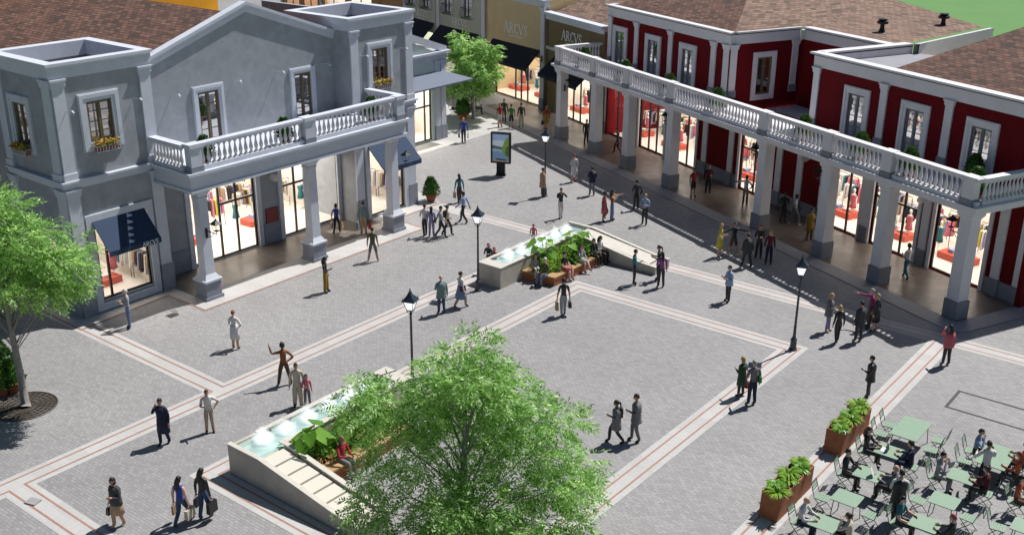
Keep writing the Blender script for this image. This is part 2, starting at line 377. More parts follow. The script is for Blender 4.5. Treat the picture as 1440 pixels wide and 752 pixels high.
tag(b.build('inlay_lines', M['redline']), 'thin terracotta lines inlaid in the pale bands', kind='structure')
b = MB(); path([(12, 38.45), (-8.95, 38.45), (-8.95, 36.9), (12, 36.9)], .11, .006)
tag(b.build('drain_channel', M['drain']), 'dark rectangular drain outline in the paving', kind='structure')
# pavements round the buildings
side = [(-60, 20.9), (-39.35, 20.9), (-39.75, 25.4), (-37.05, 25.4), (-37.05, 39.3), (-39.3, 39.3), (-39.3, 43.3), (-47.3, 45.5), (-47.3, 58.2), (-49.5, 61), (-60, 64)]
o = sheet('left_pavement', side, .012, M['bandstone'], label='pale stone pavement along the grey building')
b = MB(); path([(-60, 20.85), (-39.3, 20.85), (-39.7, 25.35), (-37.0, 25.35), (-37.0, 39.35), (-39.25, 39.35), (-39.25, 43.3)], .09, .016)
tag(b.build('pavement_line', M['redline']), 'terracotta line edging the pale pavement', kind='structure')
b = MB(); b.quad((-41.6, 26.0, .016), (-38.7, 26.0, .016), (-38.7, 38.6, .016), (-41.6, 38.6, .016))  # porch shade on the pale stone painted as a browner sheet
tag(b.build('porch_floor', M['tile']), 'brown tile sheet painting the shaded stone under the grey porch', kind='structure')
# arcade walkway of the red building: a shallow step
b = MB(T=rotT(C1.x, C1.y, RA)); arc = [(-52, -1.4)] + [(.7, -1.4)] + [(.7 + .65 * math.sin(t), -.75 - .65 * math.cos(t)) for t in (.4, .8, 1.2)] + [(1.35, -.7), (1.35, 40), (-52, 40)]
b.prism(arc, -.1, .03)
tag(b.build('arcade_kerb', M['kerb']), 'grey stone kerb before the red arcade', kind='structure')
b = MB(T=rotT(C1.x, C1.y, RA)); b.quad((-46, -.42, .034), (.42, -.42, .034), (.42, 9, .034), (-46, 9, .034))
tag(b.build('arcade_floor', M['tile']), 'polished brown tiles under the red arcade', kind='structure')
# sky is the world texture; a far hedge of green fields is the lawn itself

# ---------------------------------------------------------------- lettering (stroke letters with serifs)
GL = {'A': [((0, 0), (.38, 1), .07), ((.38, 1), (.78, 0), .14), ((.14, .36), (.62, .36), .06), ((-.09, 0), (.12, 0), .05), ((.64, 0), (.9, 0), .05)],
      'R': [((.14, 0), (.14, 1), .14), ((.1, 1), (.45, .97), .06), ((.45, .97), (.56, .76), .12), ((.56, .76), (.42, .54), .10), ((.42, .54), (.14, .52), .06), ((.3, .52), (.68, 0), .13), ((0, 0), (.28, 0), .05), ((.6, 0), (.78, 0), .05), ((0, 1), (.2, 1), .05)],
      'C': [((.66, .8), (.42, .99), .07), ((.42, .99), (.17, .84), .09), ((.17, .84), (.08, .5), .14), ((.08, .5), (.17, .16), .13), ((.17, .16), (.42, .01), .09), ((.42, .01), (.68, .2), .07), ((.68, .72), (.68, .95), .05)],
      'V': [((0, 1), (.38, 0), .14), ((.38, 0), (.74, 1), .07), ((-.1, 1), (.14, 1), .05), ((.62, 1), (.85, 1), .05)],
      'S': [((.52, .82), (.3, .99), .07), ((.3, .99), (.08, .8), .11), ((.08, .8), (.16, .6), .12), ((.16, .6), (.46, .42), .14), ((.46, .42), (.54, .2), .12), ((.54, .2), (.3, .01), .09), ((.3, .01), (.04, .2), .07), ((.54, .75), (.54, .95), .05), ((.04, .05), (.04, .28), .05)]}
def letters(b, T, word='ARCVS', h=.4, under=True):
    """word as flat raised strokes in the local x-z plane facing -y, centred on the origin of T"""
    adv = {'A': .92, 'R': .84, 'C': .84, 'V': .86, 'S': .66}
    W = sum(adv[c] for c in word) * h; x = -W / 2; T0 = b.T; b.T = T if T0 is None else T0 @ T
    for c in word:
        for (a0, a1), (c0, c1), wd in GL[c]:
            p = Vector((x + a0 * h, a1 * h)); q = Vector((x + c0 * h, c1 * h)); d = (q - p); l = d.length; d.normalize(); n = Vector((-d.y, d.x)) * wd * h / 2
            p -= d * .02 * h; q += d * .02 * h
            pts = [p - n, q - n, q + n, p + n]
            b.add([(v.x, -.012, v.y) for v in pts] + [(v.x, .0, v.y) for v in pts], [(0, 1, 2, 3), (0, 4, 5, 1), (1, 5, 6, 2), (2, 6, 7, 3), (3, 7, 4, 0)])
        x += adv[c] * h
    if under:
        k = -W * .3
        while k < W * .3: b.box(k, k + .045 * h * 2, -.01, 0, -.32 * h, -.2 * h); k += .16 * h
    b.T = T0

# ---------------------------------------------------------------- shared building parts (local frame: x along the front, y into the building)
def shopfront(par, T, a, b_, z0, z1, mull=(), tr=None, depth=5., lit=True, side=.0, floor=True, name='shopfront', backh=None):
    """black framed shop window: frame > glass; behind it a real lit room"""
    f = MB(T); f.frame(a, b_, z0, z1, .075, .08, .17)
    for m in mull: f.box(m - .04, m + .04, .075, .175, z0 + .075, z1 - .075)
    if tr and not isinstance(tr, tuple): tr = (tr, a + .075, b_ - .075)
    if tr: f.box(tr[1], tr[2], .078, .172, tr[0] - .05, tr[0] + .05)
    fo = f.build(name, M['black'], par)
    g = MB(T); g.quad((a + .05, .125, z0 + .05), (b_ - .05, .125, z0 + .05), (b_ - .05, .125, z1 - .05), (a + .05, .125, z1 - .05)); g.build('glass', M['glass'], fo)
    if not lit: return fo
    r = MB(T); x0, x1 = a - side, b_ + side
    zt = z1 + .15; zb = min(z0, .06) - .0
    r.mi = 0
    r.quad((x0, .26, zb), (x0, depth, zb), (x0, depth, zt), (x0, .26, zt)); r.quad((x1, .26, zb), (x1, .26, zt), (x1, depth, zt), (x1, depth, zb)); r.quad((x0, depth, zb), (x1, depth, zb), (x1, depth, zt), (x0, depth, zt))
    r.mi = 1; r.quad((x0, .22, zb + .002), (x1, .22, zb + .002), (x1, depth, zb + .002), (x0, depth, zb + .002))
    r.mi = 2; r.quad((x0, .3, zt), (x0, depth, zt), (x1, depth, zt), (x1, .3, zt))
    r.build('shop_room', [M['room'], M['shopfloor'], M['ceil']], par)
    return fo
def hall(par, T, x0, x1, depth, z1, y0=.27):
    r = MB(T); zb = .04; zt = z1
    r.quad((x0, y0, zb), (x0, depth, zb), (x0, depth, zt), (x0, y0, zt)); r.quad((x1, depth, zb), (x1, y0, zb), (x1, y0, zt), (x1, depth, zt)); r.quad((x0, depth, zb), (x1, depth, zb), (x1, depth, zt), (x0, depth, zt))
    r.mi = 1; r.quad((x0, y0 - .06, zb), (x1, y0 - .06, zb), (x1, depth, zb), (x0, depth, zb))
    r.mi = 2; r.quad((x0, y0, zt), (x0, depth, zt), (x1, depth, zt), (x1, y0, zt))
    r.build('shop_room', [M['room'], M['shopfloor'], M['ceil']], par)
def french_window(par, T, cu, z0, z1, ow, iw, timber='wood', trim='greytrim', bottom=False, dim=True):
    """moulded surround > timber casement > glass with glazing bars, a room behind paled to stand in for reflections"""
    s = MB(T); t = (ow - iw) / 2
    s.frame(cu - ow / 2, cu + ow / 2, z0, z1 + t, t, -.07, .0, bottom=bottom)
    s.frame(cu - ow / 2 + .04, cu + ow / 2 - .04, z0 + (.04 if bottom else 0), z1 + t - .04, t * .45, -.10, -.07, bottom=bottom)
    so = s.build('window_surround', M[trim], par)
    a, b_ = cu - iw / 2, cu + iw / 2; zb = z0 + (t if bottom else 0)
    f = MB(T); f.frame(a, b_, zb, z1, .075, .03, .1); f.box(cu - .05, cu + .05, .025, .105, zb + .075, z1 - .075)
    for sgn in (-1, 1):
        x0, x1 = (a + .075, cu - .05) if sgn < 0 else (cu + .05, b_ - .075)
        f.frame(x0, x1, zb + .075, z1 - .075, .045, .04, .09)
        for k in (1, 2, 3):
            z = zb + (z1 - zb) * k / 4; f.box(x0 + .045, x1 - .045, .05, .08, z - .018, z + .018)
    fo = f.build('window_frame', M[timber], par)
    g = MB(T); g.quad((a + .07, .065, zb + .07), (b_ - .07, .065, zb + .07), (b_ - .07, .065, z1 - .07), (a + .07, .065, z1 - .07)); g.build('glass', M['upglass'], fo)
    r = MB(T)
    r.quad((a, .25, zb), (a, 1.4, zb), (a, 1.4, z1), (a, .25, z1)); r.quad((b_, 1.4, zb), (b_, .25, zb), (b_, .25, z1), (b_, 1.4, z1)); r.quad((a, 1.4, zb), (b_, 1.4, zb), (b_, 1.4, z1), (a, 1.4, z1))
    r.quad((a, .25, z1), (a, 1.4, z1), (b_, 1.4, z1), (b_, .25, z1)); r.quad((a, .25, zb), (b_, .25, zb), (b_, 1.4, zb), (a, 1.4, zb)); r.build('room_behind', M['room_pale'], fo)
    return fo
def pilaster(par, T, cu, z0, z1, wd=.5, trim='greytrim', base=None, basez=0., y0=-.09, cap=.3, name='pilaster'):
    p = MB(T)
    p.mi = 0; zb = z0 + basez if base else z0
    p.box(cu - wd / 2, cu + wd / 2, y0, .0, zb, z1 - cap)
    p.box(cu - wd / 2 - .03, cu + wd / 2 + .03, y0 - .03, 0, z1 - cap, z1 - cap + .06); p.box(cu - wd / 2 - .05, cu + wd / 2 + .05, y0 - .05, 0, z1 - cap + .06, z1 - .08); p.box(cu - wd / 2 - .09, cu + wd / 2 + .09, y0 - .09, 0, z1 - .08, z1)
    if base: p.mi = 1; p.box(cu - wd / 2 - .05, cu + wd / 2 + .05, y0 - .05, 0, z0, zb)
    return p.build(name, [M[trim], M[base or trim]], par)
def awning(par, T, a, b_, ztop, zbot, proj, mat='navy', word=None, val=.22, y0=-.0):
    """sloping canvas with closed-edge valance"""
    w = MB(T); e = .06
    w.mi = 0
    w.add([(a, y0, ztop), (b_, y0, ztop), (b_, y0 - proj, zbot), (a, y0 - proj, zbot), (a, y0, ztop - e), (b_, y0, ztop - e), (b_, y0 - proj + .02, zbot - e), (a, y0 - proj + .02, zbot - e)],
          [(0, 3, 2, 1), (4, 5, 6, 7), (0, 4, 7, 3), (1, 2, 6, 5), (0, 1, 5, 4)])
    n = max(4, int((b_ - a) / .22)); # softly waved valance
    vs = []; fs = []
    for i in range(n + 1):
        x = a + (b_ - a) * i / n; o = .012 * math.sin(i * 2.1)
        vs += [(x, y0 - proj + o, zbot), (x, y0 - proj + o - .01, zbot - val)]
    fs = [(2 * i, 2 * i + 1, 2 * i + 3, 2 * i + 2) for i in range(n)]
    w.add(vs, fs); vs2 = [(x, y + .015, z) for x, y, z in vs]; w.add(vs2, fs)
    o = w.build('awning', M[mat], par)
    if word:
        l = MB(T); letters(l, Matrix.Translation((b_ - .55 if b_ - a > 2 else (a + b_) / 2, y0 - proj - .03, zbot - val + .03)), word, .19, under=False); l.build('awning_lettering', M['letter'], o)
    return o
bal_mesh = None
def baluster_mesh():
    global bal_mesh
    if bal_mesh is None:
        b = MB(); b.box(-.075, .075, -.075, .075, 0, .07); b.box(-.07, .07, -.07, .07, .74, .82)
        b.lathe([(.045, .07), (.06, .1), (.045, .14), (.075, .2), (.088, .3), (.07, .4), (.045, .52), (.036, .62), (.04, .68), (.06, .71), (.05, .74)], n=8)
        me = bpy.data.meshes.new('baluster'); me.from_pydata(b.v, [], b.f); me.materials.append(M['whitetrim']); bal_mesh = me
    return bal_mesh
def balustrade(par, runs, z, trim='greytrim', mx=100, bw=.16, sp=.34, made=[0]):
    """runs: list of ((x0,y0),(x1,y1), [pier distances]) in the building frame; rail, plinth, piers, each baluster its own part"""
    made = 0
    for (p, q, piers) in runs:
        p = Vector(p); q = Vector(q); d = q - p; L_ = d.length; d.normalize(); ang = math.atan2(d.y, d.x); T = rotT(p.x, p.y, ang)
        r = MB(T); r.box(-.02, L_ + .02, -.15, .15, z + 1.02, z + 1.1); r.box(-.01, L_ + .01, -.19, .19, z + 1.1, z + 1.2); ro = r.build('handrail', M[trim], par)
        s = MB(T); s.box(0, L_, -.12, .12, z, z + .19); s.build('rail_plinth', M[trim], ro)
        for t in piers:
            m = MB(T); m.mi = 0; m.box(t - .28, t + .28, -.2, .2, z + .22, z + 1.021); m.mi = 1; m.box(t - .32, t + .32, -.24, .24, z - .003, z + .26); m.mi = 0; m.box(t - .33, t + .33, -.25, .25, z + 1.045, z + 1.225)
            m.build('pier', [M[trim], M['greyplinth' if trim == 'greytrim' else 'redplinth']], par)
        edges = sorted([0] + list(piers) + [L_]); tt = []
        for e0, e1 in zip(edges[:-1], edges[1:]):
            a = e0 + (.33 if e0 in piers else .08); c = e1 - (.33 if e1 in piers else .08)
            if c - a < .3: continue
            n = max(1, int(round((c - a) / (sp if len(piers) else .24)))); tt += [a + (c - a) * (i + .5) / n for i in range(n)]
        for t in tt:
            if made < mx:
                o = bpy.data.objects.new('baluster', baluster_mesh()); C.objects.link(o); o.parent = par; o.location = T @ Vector((t, 0, z + .19)); o.rotation_euler = (0, 0, ang); o.scale = (1, 1, 1.015)
            else:
                balustrade.rest.append((par, T @ Vector((t, 0, z + .19)), ang))
            made += 1
balustrade.rest = []
def flush_balusters(par):
    b = MB(); me = baluster_mesh()
    vs = [tuple(v.co) for v in me.vertices]; fs = [tuple(p.vertices) for p in me.polygons]
    for pr, loc, ang in balustrade.rest:
        b.T = Matrix.Translation(loc) @ Matrix.Rotation(ang, 4, 'Z'); b.add(vs, fs)
    if b.v: tag(b.build('balusters', M['whitetrim'], par), kind='stuff')
    balustrade.rest.clear()
def wall_lamp(par, T, x, z, y=-.0, arm=.75):
    """bracket lantern: arm and scroll > lantern roof, glass"""
    b = MB(T); b.box(x - .05, x + .05, y - .04, y, z - .35, z + .1); b.tube([(x, y - .03, z), (x, y - arm, z)], .022, 6); b.tube([(x, y - .03, z - .3), (x, y - arm * .45, z - .22), (x, y - arm * .75, z)], .016, 6)
    b.tube([(x, y - arm, z), (x, y - arm, z + .12)], .02, 6)
    o = b.build('wall_lamp', M['black'], par)
    zt = z + .12
    h = MB(T); h.frustum(x, y - arm, zt, zt + .04, .07, .07, .1, .1); h.frustum(x, y - arm, zt + .34, zt + .5, .21, .21, .05, .05); h.frustum(x, y - arm, zt + .5, zt + .58, .05, .05, .015, .015)
    for sx in (-1, 1):
        for sy in (-1, 1): h.tube([(x + sx * .09, y - arm + sy * .09, zt + .03), (x + sx * .15, y - arm + sy * .15, zt + .35)], .012, 4)
    h.build('lantern', M['black'], o)
    return o
def hanging_sign(par, T, x, z, y=0.):
    b = MB(T); b.tube([(x, y, z + .25), (x, y - .55, z + .2)], .02, 5); b.tube([(x, y, z - .05), (x, y - .2, z + .12), (x, y - .5, z + .2)], .015, 5); o = b.build('sign_bracket', M['black'], par)
    s = MB(T); s.prism([(0, 0)], 0, 0) if False else None
    n = 14; ps = [(.34 * math.cos(2 * PI * k / n), .2 * math.sin(2 * PI * k / n)) for k in range(n)]
    s.add([(x - .02, y - .45 + p[0], z - .08 + p[1]) for p in ps] + [(x + .02, y - .45 + p[0], z - .08 + p[1]) for p in ps], [tuple(range(n)), tuple(reversed(range(n, 2 * n)))] + [(k, n + k, n + (k + 1) % n, (k + 1) % n) for k in range(n)])
    s.build('sign_board', M['whitetrim'], o); return o
def spotlight(par, T, x, z):
    b = MB(T); b.tube([(x, 0, z), (x, -.55, z + .05)], .018, 5); b.tube([(x, -.5, z + .06), (x, -.62, z - .02)], .05, 8); b.build('spotlight', M['greytrim'], par)

# ---------------------------------------------------------------- grey building on the left (x = world Y - 21.6, y = -40.3 - world X)
GB = thing('grey_building', 'blue-grey rendered building with gable, two towers and columned balcony', 'building', (-40.3, 21.6, 0), PI / 2)
U = lambda Y: Y - 21.6
I4 = Matrix.Identity(4)
side_T = Matrix.Translation((0, 4.3, 0)) @ Matrix.Rotation(-PI / 2, 4, 'Z')   # left flank: its x runs towards the front
# walls ------------------------------------------------------
w = MB()
PLh = [(U(22.62), U(25.08), .5, 4.15), (U(23.0), U(24.15), 7.3, 9.1)]
w.grid_wall(.02, 4.48, 0, 10.3, PLh, 0., .25, rim=False)
PRh = [(U(38.75), U(41.35), .1, 3.95), (U(39.22), U(40.38), 7.3, 9.1)]
w.grid_wall(U(37.72), U(42.23), 0, 10.3, PRh, 0., .25, rim=False)
MWh = [(U(28.2), U(32.02), .06, 3.95), (U(33.72), U(37.62), .06, 3.95), (U(29.22), U(30.4), 5.95, 8.3), (U(34.98), U(36.06), 5.95, 8.3)]
w.grid_wall(U(25.98), U(37.82), 0, 9.6, MWh, 1.2, .25)
# gable triangle
w.add([(U(26.0), 1.2, 9.6), (U(37.8), 1.2, 9.6), (U(37.8), 1.2, 9.75), (U(32.3), 1.2, 11.7), (U(26.0), 1.2, 9.6), (U(26.0), 1.45, 9.6), (U(37.8), 1.45, 9.6), (U(37.8), 1.45, 9.75), (U(32.3), 1.45, 11.7)], [(0, 1, 2, 3), (5, 8, 7, 6), (1, 6, 7, 2), (2, 7, 8, 3), (3, 8, 5, 0)])
# tower flanks and backs
sideh = [(1.05, 2.1, 7.15, 8.97)]
w.T = side_T; w.grid_wall(0, 4.3, 0, 10.3, [(.8, 1.85, .0, .0)][:0] + [(2.15 - 1.0, 2.15 + .07, 7.1, 8.95), (1.9, 3.75, .85, 3.2)], 0, .25); w.T = None
w.T = Matrix.Translation((4.5, 0, 0)) @ Matrix.Rotation(PI / 2, 4, 'Z'); w.grid_wall(0, 4.3, 0, 10.3, [], 0, .25)
w.T = Matrix.Translation((U(42.25), 0, 0)) @ Matrix.Rotation(PI / 2, 4, 'Z'); w.grid_wall(0, 12, 0, 10.3, [], 0, .25)
w.T = Matrix.Translation((U(37.7), 4.3, 0)) @ Matrix.Rotation(-PI / 2, 4, 'Z'); w.grid_wall(0, 4.3, 0, 10.3, [], 0, .25)
w.T = None
for a, c in ((0, 4.5), (U(37.7), U(42.25))): w.box(a, c, 4.3, 4.55, 5, 10.3)
w.box(-.0, .25, 4.55, 22, 0, 8.0)
wall = w.build('wall', M['greywall'], GB)
# parapets of the two towers
for a, c in ((0, 4.5), (U(37.7), U(42.25))):
    p = MB()
    x0, x1, y0, y1 = a - .1, c + .1, -.10, 4.6
    for z0, z1, e in ((10.2, 10.3, -.06), (10.3, 10.72, 0.), (10.72, 10.84, .07)):
        X0, X1, Y0, Y1 = x0 - e, x1 + e, y0 - e, y1 + e
        t = .42 + e
        p.box(X0, X1, Y0, Y0 + t, z0, z1); p.box(X0, X1, Y1 - t, Y1, z0, z1); p.box(X0, X0 + t, Y0 + t, Y1 - t, z0, z1); p.box(X1 - t, X1, Y0 + t, Y1 - t, z0, z1)
    p.build('parapet', M['greytrim'], GB)
for a, c in ((0, 4.5), (U(37.7), U(42.25))):
    d = MB(); d.quad((a, 0, 9.3), (c, 0, 9.3), (c, 4.3, 9.3), (a, 4.3, 9.3))
    i = .26
    d.quad((a + i, i, 9.3), (a + i, 4.3 - .0, 9.3), (a + i, 4.3, 10.3), (a + i, i, 10.3)); d.quad((a + i, 4.29, 9.3), (c - i, 4.29, 9.3), (c - i, 4.29, 10.3), (a + i, 4.29, 10.3)); d.quad((c - i, 4.3, 9.3), (c - i, i, 9.3), (c - i, i, 10.3), (c - i, 4.3, 10.3)); d.build('roof_deck', M['deckgrey'], GB)
# raking cornice of the gable
rk = MB()
def rake(xa, za, xb, zb):
    for lo, hi, y0 in ((-.42, -.3, 1.14), (-.3, -.08, 1.1), (-.08, .06, 1.03)):
        rk.add([(xa, y0, za + lo), (xb, y0, zb + lo), (xb, y0, zb + hi), (xa, y0, za + hi), (xa, 1.5, za + lo), (xb, 1.5, zb + lo), (xb, 1.5, zb + hi), (xa, 1.5, za + hi)],
               [(0, 1, 2, 3), (5, 4, 7, 6), (3, 2, 6, 7), (4, 5, 1, 0), (4, 0, 3, 7), (1, 5, 6, 2)])
rake(U(26.1), 9.95, U(32.3), 12.05); rake(U(32.3), 12.05, U(37.75), 10.12)
rk.build('gable_cornice', M['greytrim'], GB)
# string courses
for a, c in ((0, 4.5), (U(37.7), U(42.25))):
    s = MB(); s.box(a - .12, c + .12, -.14, 4.3, 5.78, 5.96); s.box(a - .2, c + .2, -.22, 4.3, 5.96, 6.04); s.box(a - .06, c + .06, -.07, 4.3, 5.66, 5.78); s.build('string_course', M['greytrim'], GB)
# roof: two slopes behind the gable
rf = MB()
def RP(Y, x): # slope height at world Y
    return 11.5 - .35 * abs(Y - 32.3)
def slope(ya, yb, xa, xb): rf.quad((U(ya), xa, RP(ya, 0)), (U(yb), xa, RP(yb, 0)), (U(yb), xb, RP(yb, 0)), (U(ya), xb, RP(ya, 0)))
slope(26.05, 32.3, 1.35, 45); slope(32.3, 37.9, 1.35, 45); slope(17.5, 26.05, 4.7, 45); slope(37.9, 43.5, 4.7, 45)
rf.build('roof', M['shingle'], GB)
# flashing edge along the gable
fl = MB()
for (ya, yb) in ((26.2, 32.3), (32.3, 37.7)):
    fl.add([(U(ya), 1.5, RP(ya, 0) + .02), (U(yb), 1.5, RP(yb, 0) + .02), (U(yb), 1.5, RP(yb, 0) + .45), (U(ya), 1.5, RP(ya, 0) + .45), (U(ya), 1.56, RP(ya, 0)), (U(yb), 1.56, RP(yb, 0)), (U(yb), 1.56, RP(yb, 0) + .45), (U(ya), 1.56, RP(ya, 0) + .45)], [(0, 1, 2, 3), (5, 4, 7, 6), (3, 2, 6, 7)])
fl.build('flashing', M['black'], GB)
# pilasters
for cu in (.28, 4.22, U(37.98), U(41.97)):
    pilaster(GB, I4, cu, 6.04, 10.2, .52, cap=.34, base='greytrim', basez=.3)
    pilaster(GB, I4, cu, 0, 5.66, .55, base='greyplinth', basez=1.25, cap=.34)
for cu in (.3, 4.02):
    pilaster(GB, side_T, 4.3 - cu, 6.04, 10.2, .52, cap=.34, base='greytrim', basez=.3); pilaster(GB, side_T, 4.3 - cu, 0, 5.66, .55, base='greyplinth', basez=1.25, cap=.34)
for q in ((U(26.12), U(27.9)), (U(32.36), U(33.38))): pl = MB(); pl.box(q[0], q[1], 1.14, 1.2, 0, 1.1); pl.build('plinth', M['greyplinth'], GB)
# shop windows
for q in ((U(22.24), U(25.44), .05, 4.4, .32, -.09, 0., True), (U(38.42), U(41.68), .0, 4.25, .3, -.09, 0., False), (U(27.92), U(32.3), 0, 4.2, .26, 1.1, 1.2, False), (U(33.42), U(37.7), 0, 4.2, .26, 1.1, 1.2, False)):
    so = MB(); so.frame(*q[:7], bottom=q[7]); so.build('shopfront_surround', M['greytrim'], GB)
shopfront(GB, I4, U(22.62), U(25.08), .5, 4.15, (U(23.1),), None, lit=False); hall(GB, I4, .97, 4.2, 6.2, 4.3)
shopfront(GB, I4, U(38.75), U(41.35), .1, 3.95, (), None, lit=False); hall(GB, I4, U(38.0), U(41.95), 7, 4.1)
TM = Matrix.Translation((0, 1.2, 0))
shopfront(GB, TM, U(28.2), U(32.02), .06, 3.95, (U(29.9), U(30.9)), (2.75, U(29.9), U(31.95)), lit=False)
shopfront(GB, TM, U(33.72), U(37.62), .06, 3.95, (U(34.6), U(35.5)), (2.75, U(33.8), U(35.5)), lit=False); hall(GB, TM, 6.45, U(37.8), 6.8, 4.1)
shopfront(GB, side_T, 1.9, 3.75, .85, 3.2, depth=.95)
g = MB(side_T); g.frame(1.7, 3.95, .65, 3.4, .2, -.07, 0); g.build('shopfront_surround', M['greytrim'], GB)
# upper windows
french_window(GB, I4, U(23.575), 7.06, 9.1, 1.84, 1.15, bottom=True)
french_window(GB, I4, U(39.8), 7.06, 9.1, 1.84, 1.15, bottom=True)
french_window(GB, TM, U(29.81), 5.95, 8.3, 1.74, 1.16)
french_window(GB, TM, U(35.52), 5.95, 8.3, 1.66, 1.08)
french_window(GB, side_T, 1.685, 6.85, 8.95, 1.75, 1.07, bottom=True)
awning(GB, I4, U(22.5), U(25.0), 4.2, 3.0, 1.15, 'navy', 'ARCVS')
awning(GB, I4, U(38.6), U(41.5), 4.15, 3.0, 1.25, 'navy')
# porch: entablature, soffit, columns
e = MB(); x0, x1 = U(25.72), U(38.85)
e.mi = 0
for z0, z1, o in ((5.08, 5.2, .06), (5.2, 5.72, 0), (5.72, 5.84, .07), (5.84, 5.96, .16)):
    e.box(x0 - o, x1 + o, -2.7 - o, -2.2, z0, z1); e.box(x0 - o, x0 + .5, -2.2, (-.1 if z0 < 5.8 else -.22), z0, z1); e.box(x1 - .5, x1 + o, -2.2, (-.1 if z0 < 5.8 else -.22), z0, z1)
e.box(x0 + .5, x1 - .5, -2.2, -.1, 5.45, 5.94); e.box(U(26.16), U(37.6), -.1, 1.19, 5.45, 5.94)
e.build('entablature', M['greytrim'], GB)
def g_column(par, cx, cy, ztop=5.08, mat='greytrim'):
    c = MB(); c.mi = 1
    c.box(cx - .46, cx + .46, cy - .46, cy + .46, 0, .16); c.box(cx - .4, cx + .4, cy - .4, cy + .4, .16, .84)
    c.mi = 0; c.box(cx - .46, cx + .46, cy - .46, cy + .46, .84, .94); c.frustum(cx, cy, .94, 1.16, .4, .4, .27, .27)
    c.frustum(cx, cy, 1.16, ztop - .42, .25, .25, .22, .22); c.frustum(cx, cy, ztop - .42, ztop - .36, .26, .26, .26, .26); c.frustum(cx, cy, ztop - .36, ztop - .14, .23, .23, .31, .31); c.box(cx - .34, cx + .34, cy - .34, cy + .34, ztop - .14, ztop - .0)
    return c.build('column', [M[mat], M['greyplinth']], par)
for Y in (26.42, 32.68, 38.22): g_column(GB, U(Y), -2.2)
balustrade(GB, [((x0 + .1, -2.55), (x1 - .1, -2.55), [.28, 6.6, 12.65]), ((x0 + .1, -2.3), (x0 + .1, -.02), []), ((x1 - .1, -2.3), (x1 - .1, -.02), [])], 5.96, sp=.29)
wall_lamp(GB, Matrix.Translation((U(26.42), -2.45, 0)), 0, 3.2); wall_lamp(GB, Matrix.Translation((U(38.22), -2.45, 0)) @ Matrix.Rotation(PI / 2, 4, 'Z'), 0.2, 3.4, -.25)
hanging_sign(GB, TM, U(32.9), 3.6)
r = MB(TM); r.box(U(32.55), U(33.3), -.09, 0, 1.1, 1.85); r.build('red_wall_box', M['panel_red'], GB)
for Y, z in ((27.9, 8.45), (31.3, 8.55), (33.9, 8.6), (36.9, 8.55)): spotlight(GB, TM, U(Y), z)
for Y, z in ((22.1, 8.9), (25.2, 8.9), (38.4, 8.9), (41.3, 8.9)): spotlight(GB, I4, U(Y), z)
VENTS = [(-17.1, 11.2, 9.15), (-16.9, 15.9, 9.2)]
# ---------------------------------------------------------------- dark red arcade building (x along its front, y into it, from the corner column)
RBD = thing('red_building', 'long dark red building with white pilasters over a balustraded arcade', 'building', (C1.x, C1.y, 0), RA)
w = MB(); ZT = 8.35
GH = [(-33.95, -31.75, .06, 3.8), (-30.05, -27.1, .06, 3.8), (-25.85, -23.7, .06, 3.8), (-19.35, -16.9, .06, 3.8), (-11.5, -9.55, .06, 3.8), (-8.7, -5.8, .06, 3.8), (-4.7, -1.75, .06, 3.8)]
w.grid_wall(-34.08, .53, 0, 5.16, GH, 3.45, .25, rim=False)
LW = [-32.61, -28.69, -24.91]; RW = [-10.53, -6.71, -2.83]
w.grid_wall(-34.08, -20.92, 5.16, ZT, [(c - .55, c + .55, 5.16, 7.4) for c in LW], 3.3, .25, rim=False)
w.grid_wall(-13.73, .53, 5.16, ZT, [(c - .55, c + .55, 5.16, 7.4) for c in RW], 3.3, .25, rim=False)
sT = Matrix.Translation((-20.9, 0, 0)) @ Matrix.Rotation(PI / 2, 4, 'Z'); w.T = sT; w.grid_wall(3.3, 8.95, 4.2, ZT, [(5.4, 6.5, 5.16, 7.4)], 0, .25)
w.T = None; w.grid_wall(-20.95, -13.6, 4.2, ZT, [(-18.4, -17.3, 5.16, 7.4)], 8.7, .25)
w.T = Matrix.Translation((-13.75, 0, 0)) @ Matrix.Rotation(-PI / 2, 4, 'Z'); w.grid_wall(-9.8, -3.3, 4.2, ZT, [], 0, .25)
w.T = Matrix.Translation((.55, 0, 0)) @ Matrix.Rotation(PI / 2, 4, 'Z'); w.grid_wall(3.3, 18, 0, ZT, [], 0, .25)
w.T = Matrix.Translation((-34.1, 0, 0)) @ Matrix.Rotation(-PI / 2, 4, 'Z'); w.grid_wall(-14, -3.3, 0, ZT, [], 0, .25); w.T = None
w.build('wall', M['redwall'], RBD)
# frieze and cornice with a black strip painting the shadow under the white coping
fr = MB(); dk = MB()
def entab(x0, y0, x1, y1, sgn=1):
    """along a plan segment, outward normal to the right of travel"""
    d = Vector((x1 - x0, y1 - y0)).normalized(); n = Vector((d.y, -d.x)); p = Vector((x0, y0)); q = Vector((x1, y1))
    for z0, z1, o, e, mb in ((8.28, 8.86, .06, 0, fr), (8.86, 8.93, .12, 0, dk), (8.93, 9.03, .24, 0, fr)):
        a = p + n * o; c = q + n * o; b2 = q - n * .34; a2 = p - n * .34
        if d.cross(Vector((0, 1))) is None: pass
        a -= d * o * sgn; c += d * o * sgn
        mb.prism([tuple(a), tuple(c), tuple(b2), tuple(a2)], z0, z1)
entab(-34.1, 3.3, -20.9, 3.3); entab(-20.9, 3.62, -20.9, 8.45, 0); entab(-20.6, 8.7, -13.99, 8.7, 0); entab(-13.75, 9.85, -13.75, 3.55, 0); entab(-13.75, 3.3, .55, 3.3); entab(.55, 3.55, .55, 18); entab(-34.1, 14, -34.1, 3.55, 0)
fr.box(-20.75, -20.58, 8.4, 8.95, 8.29, 8.85)
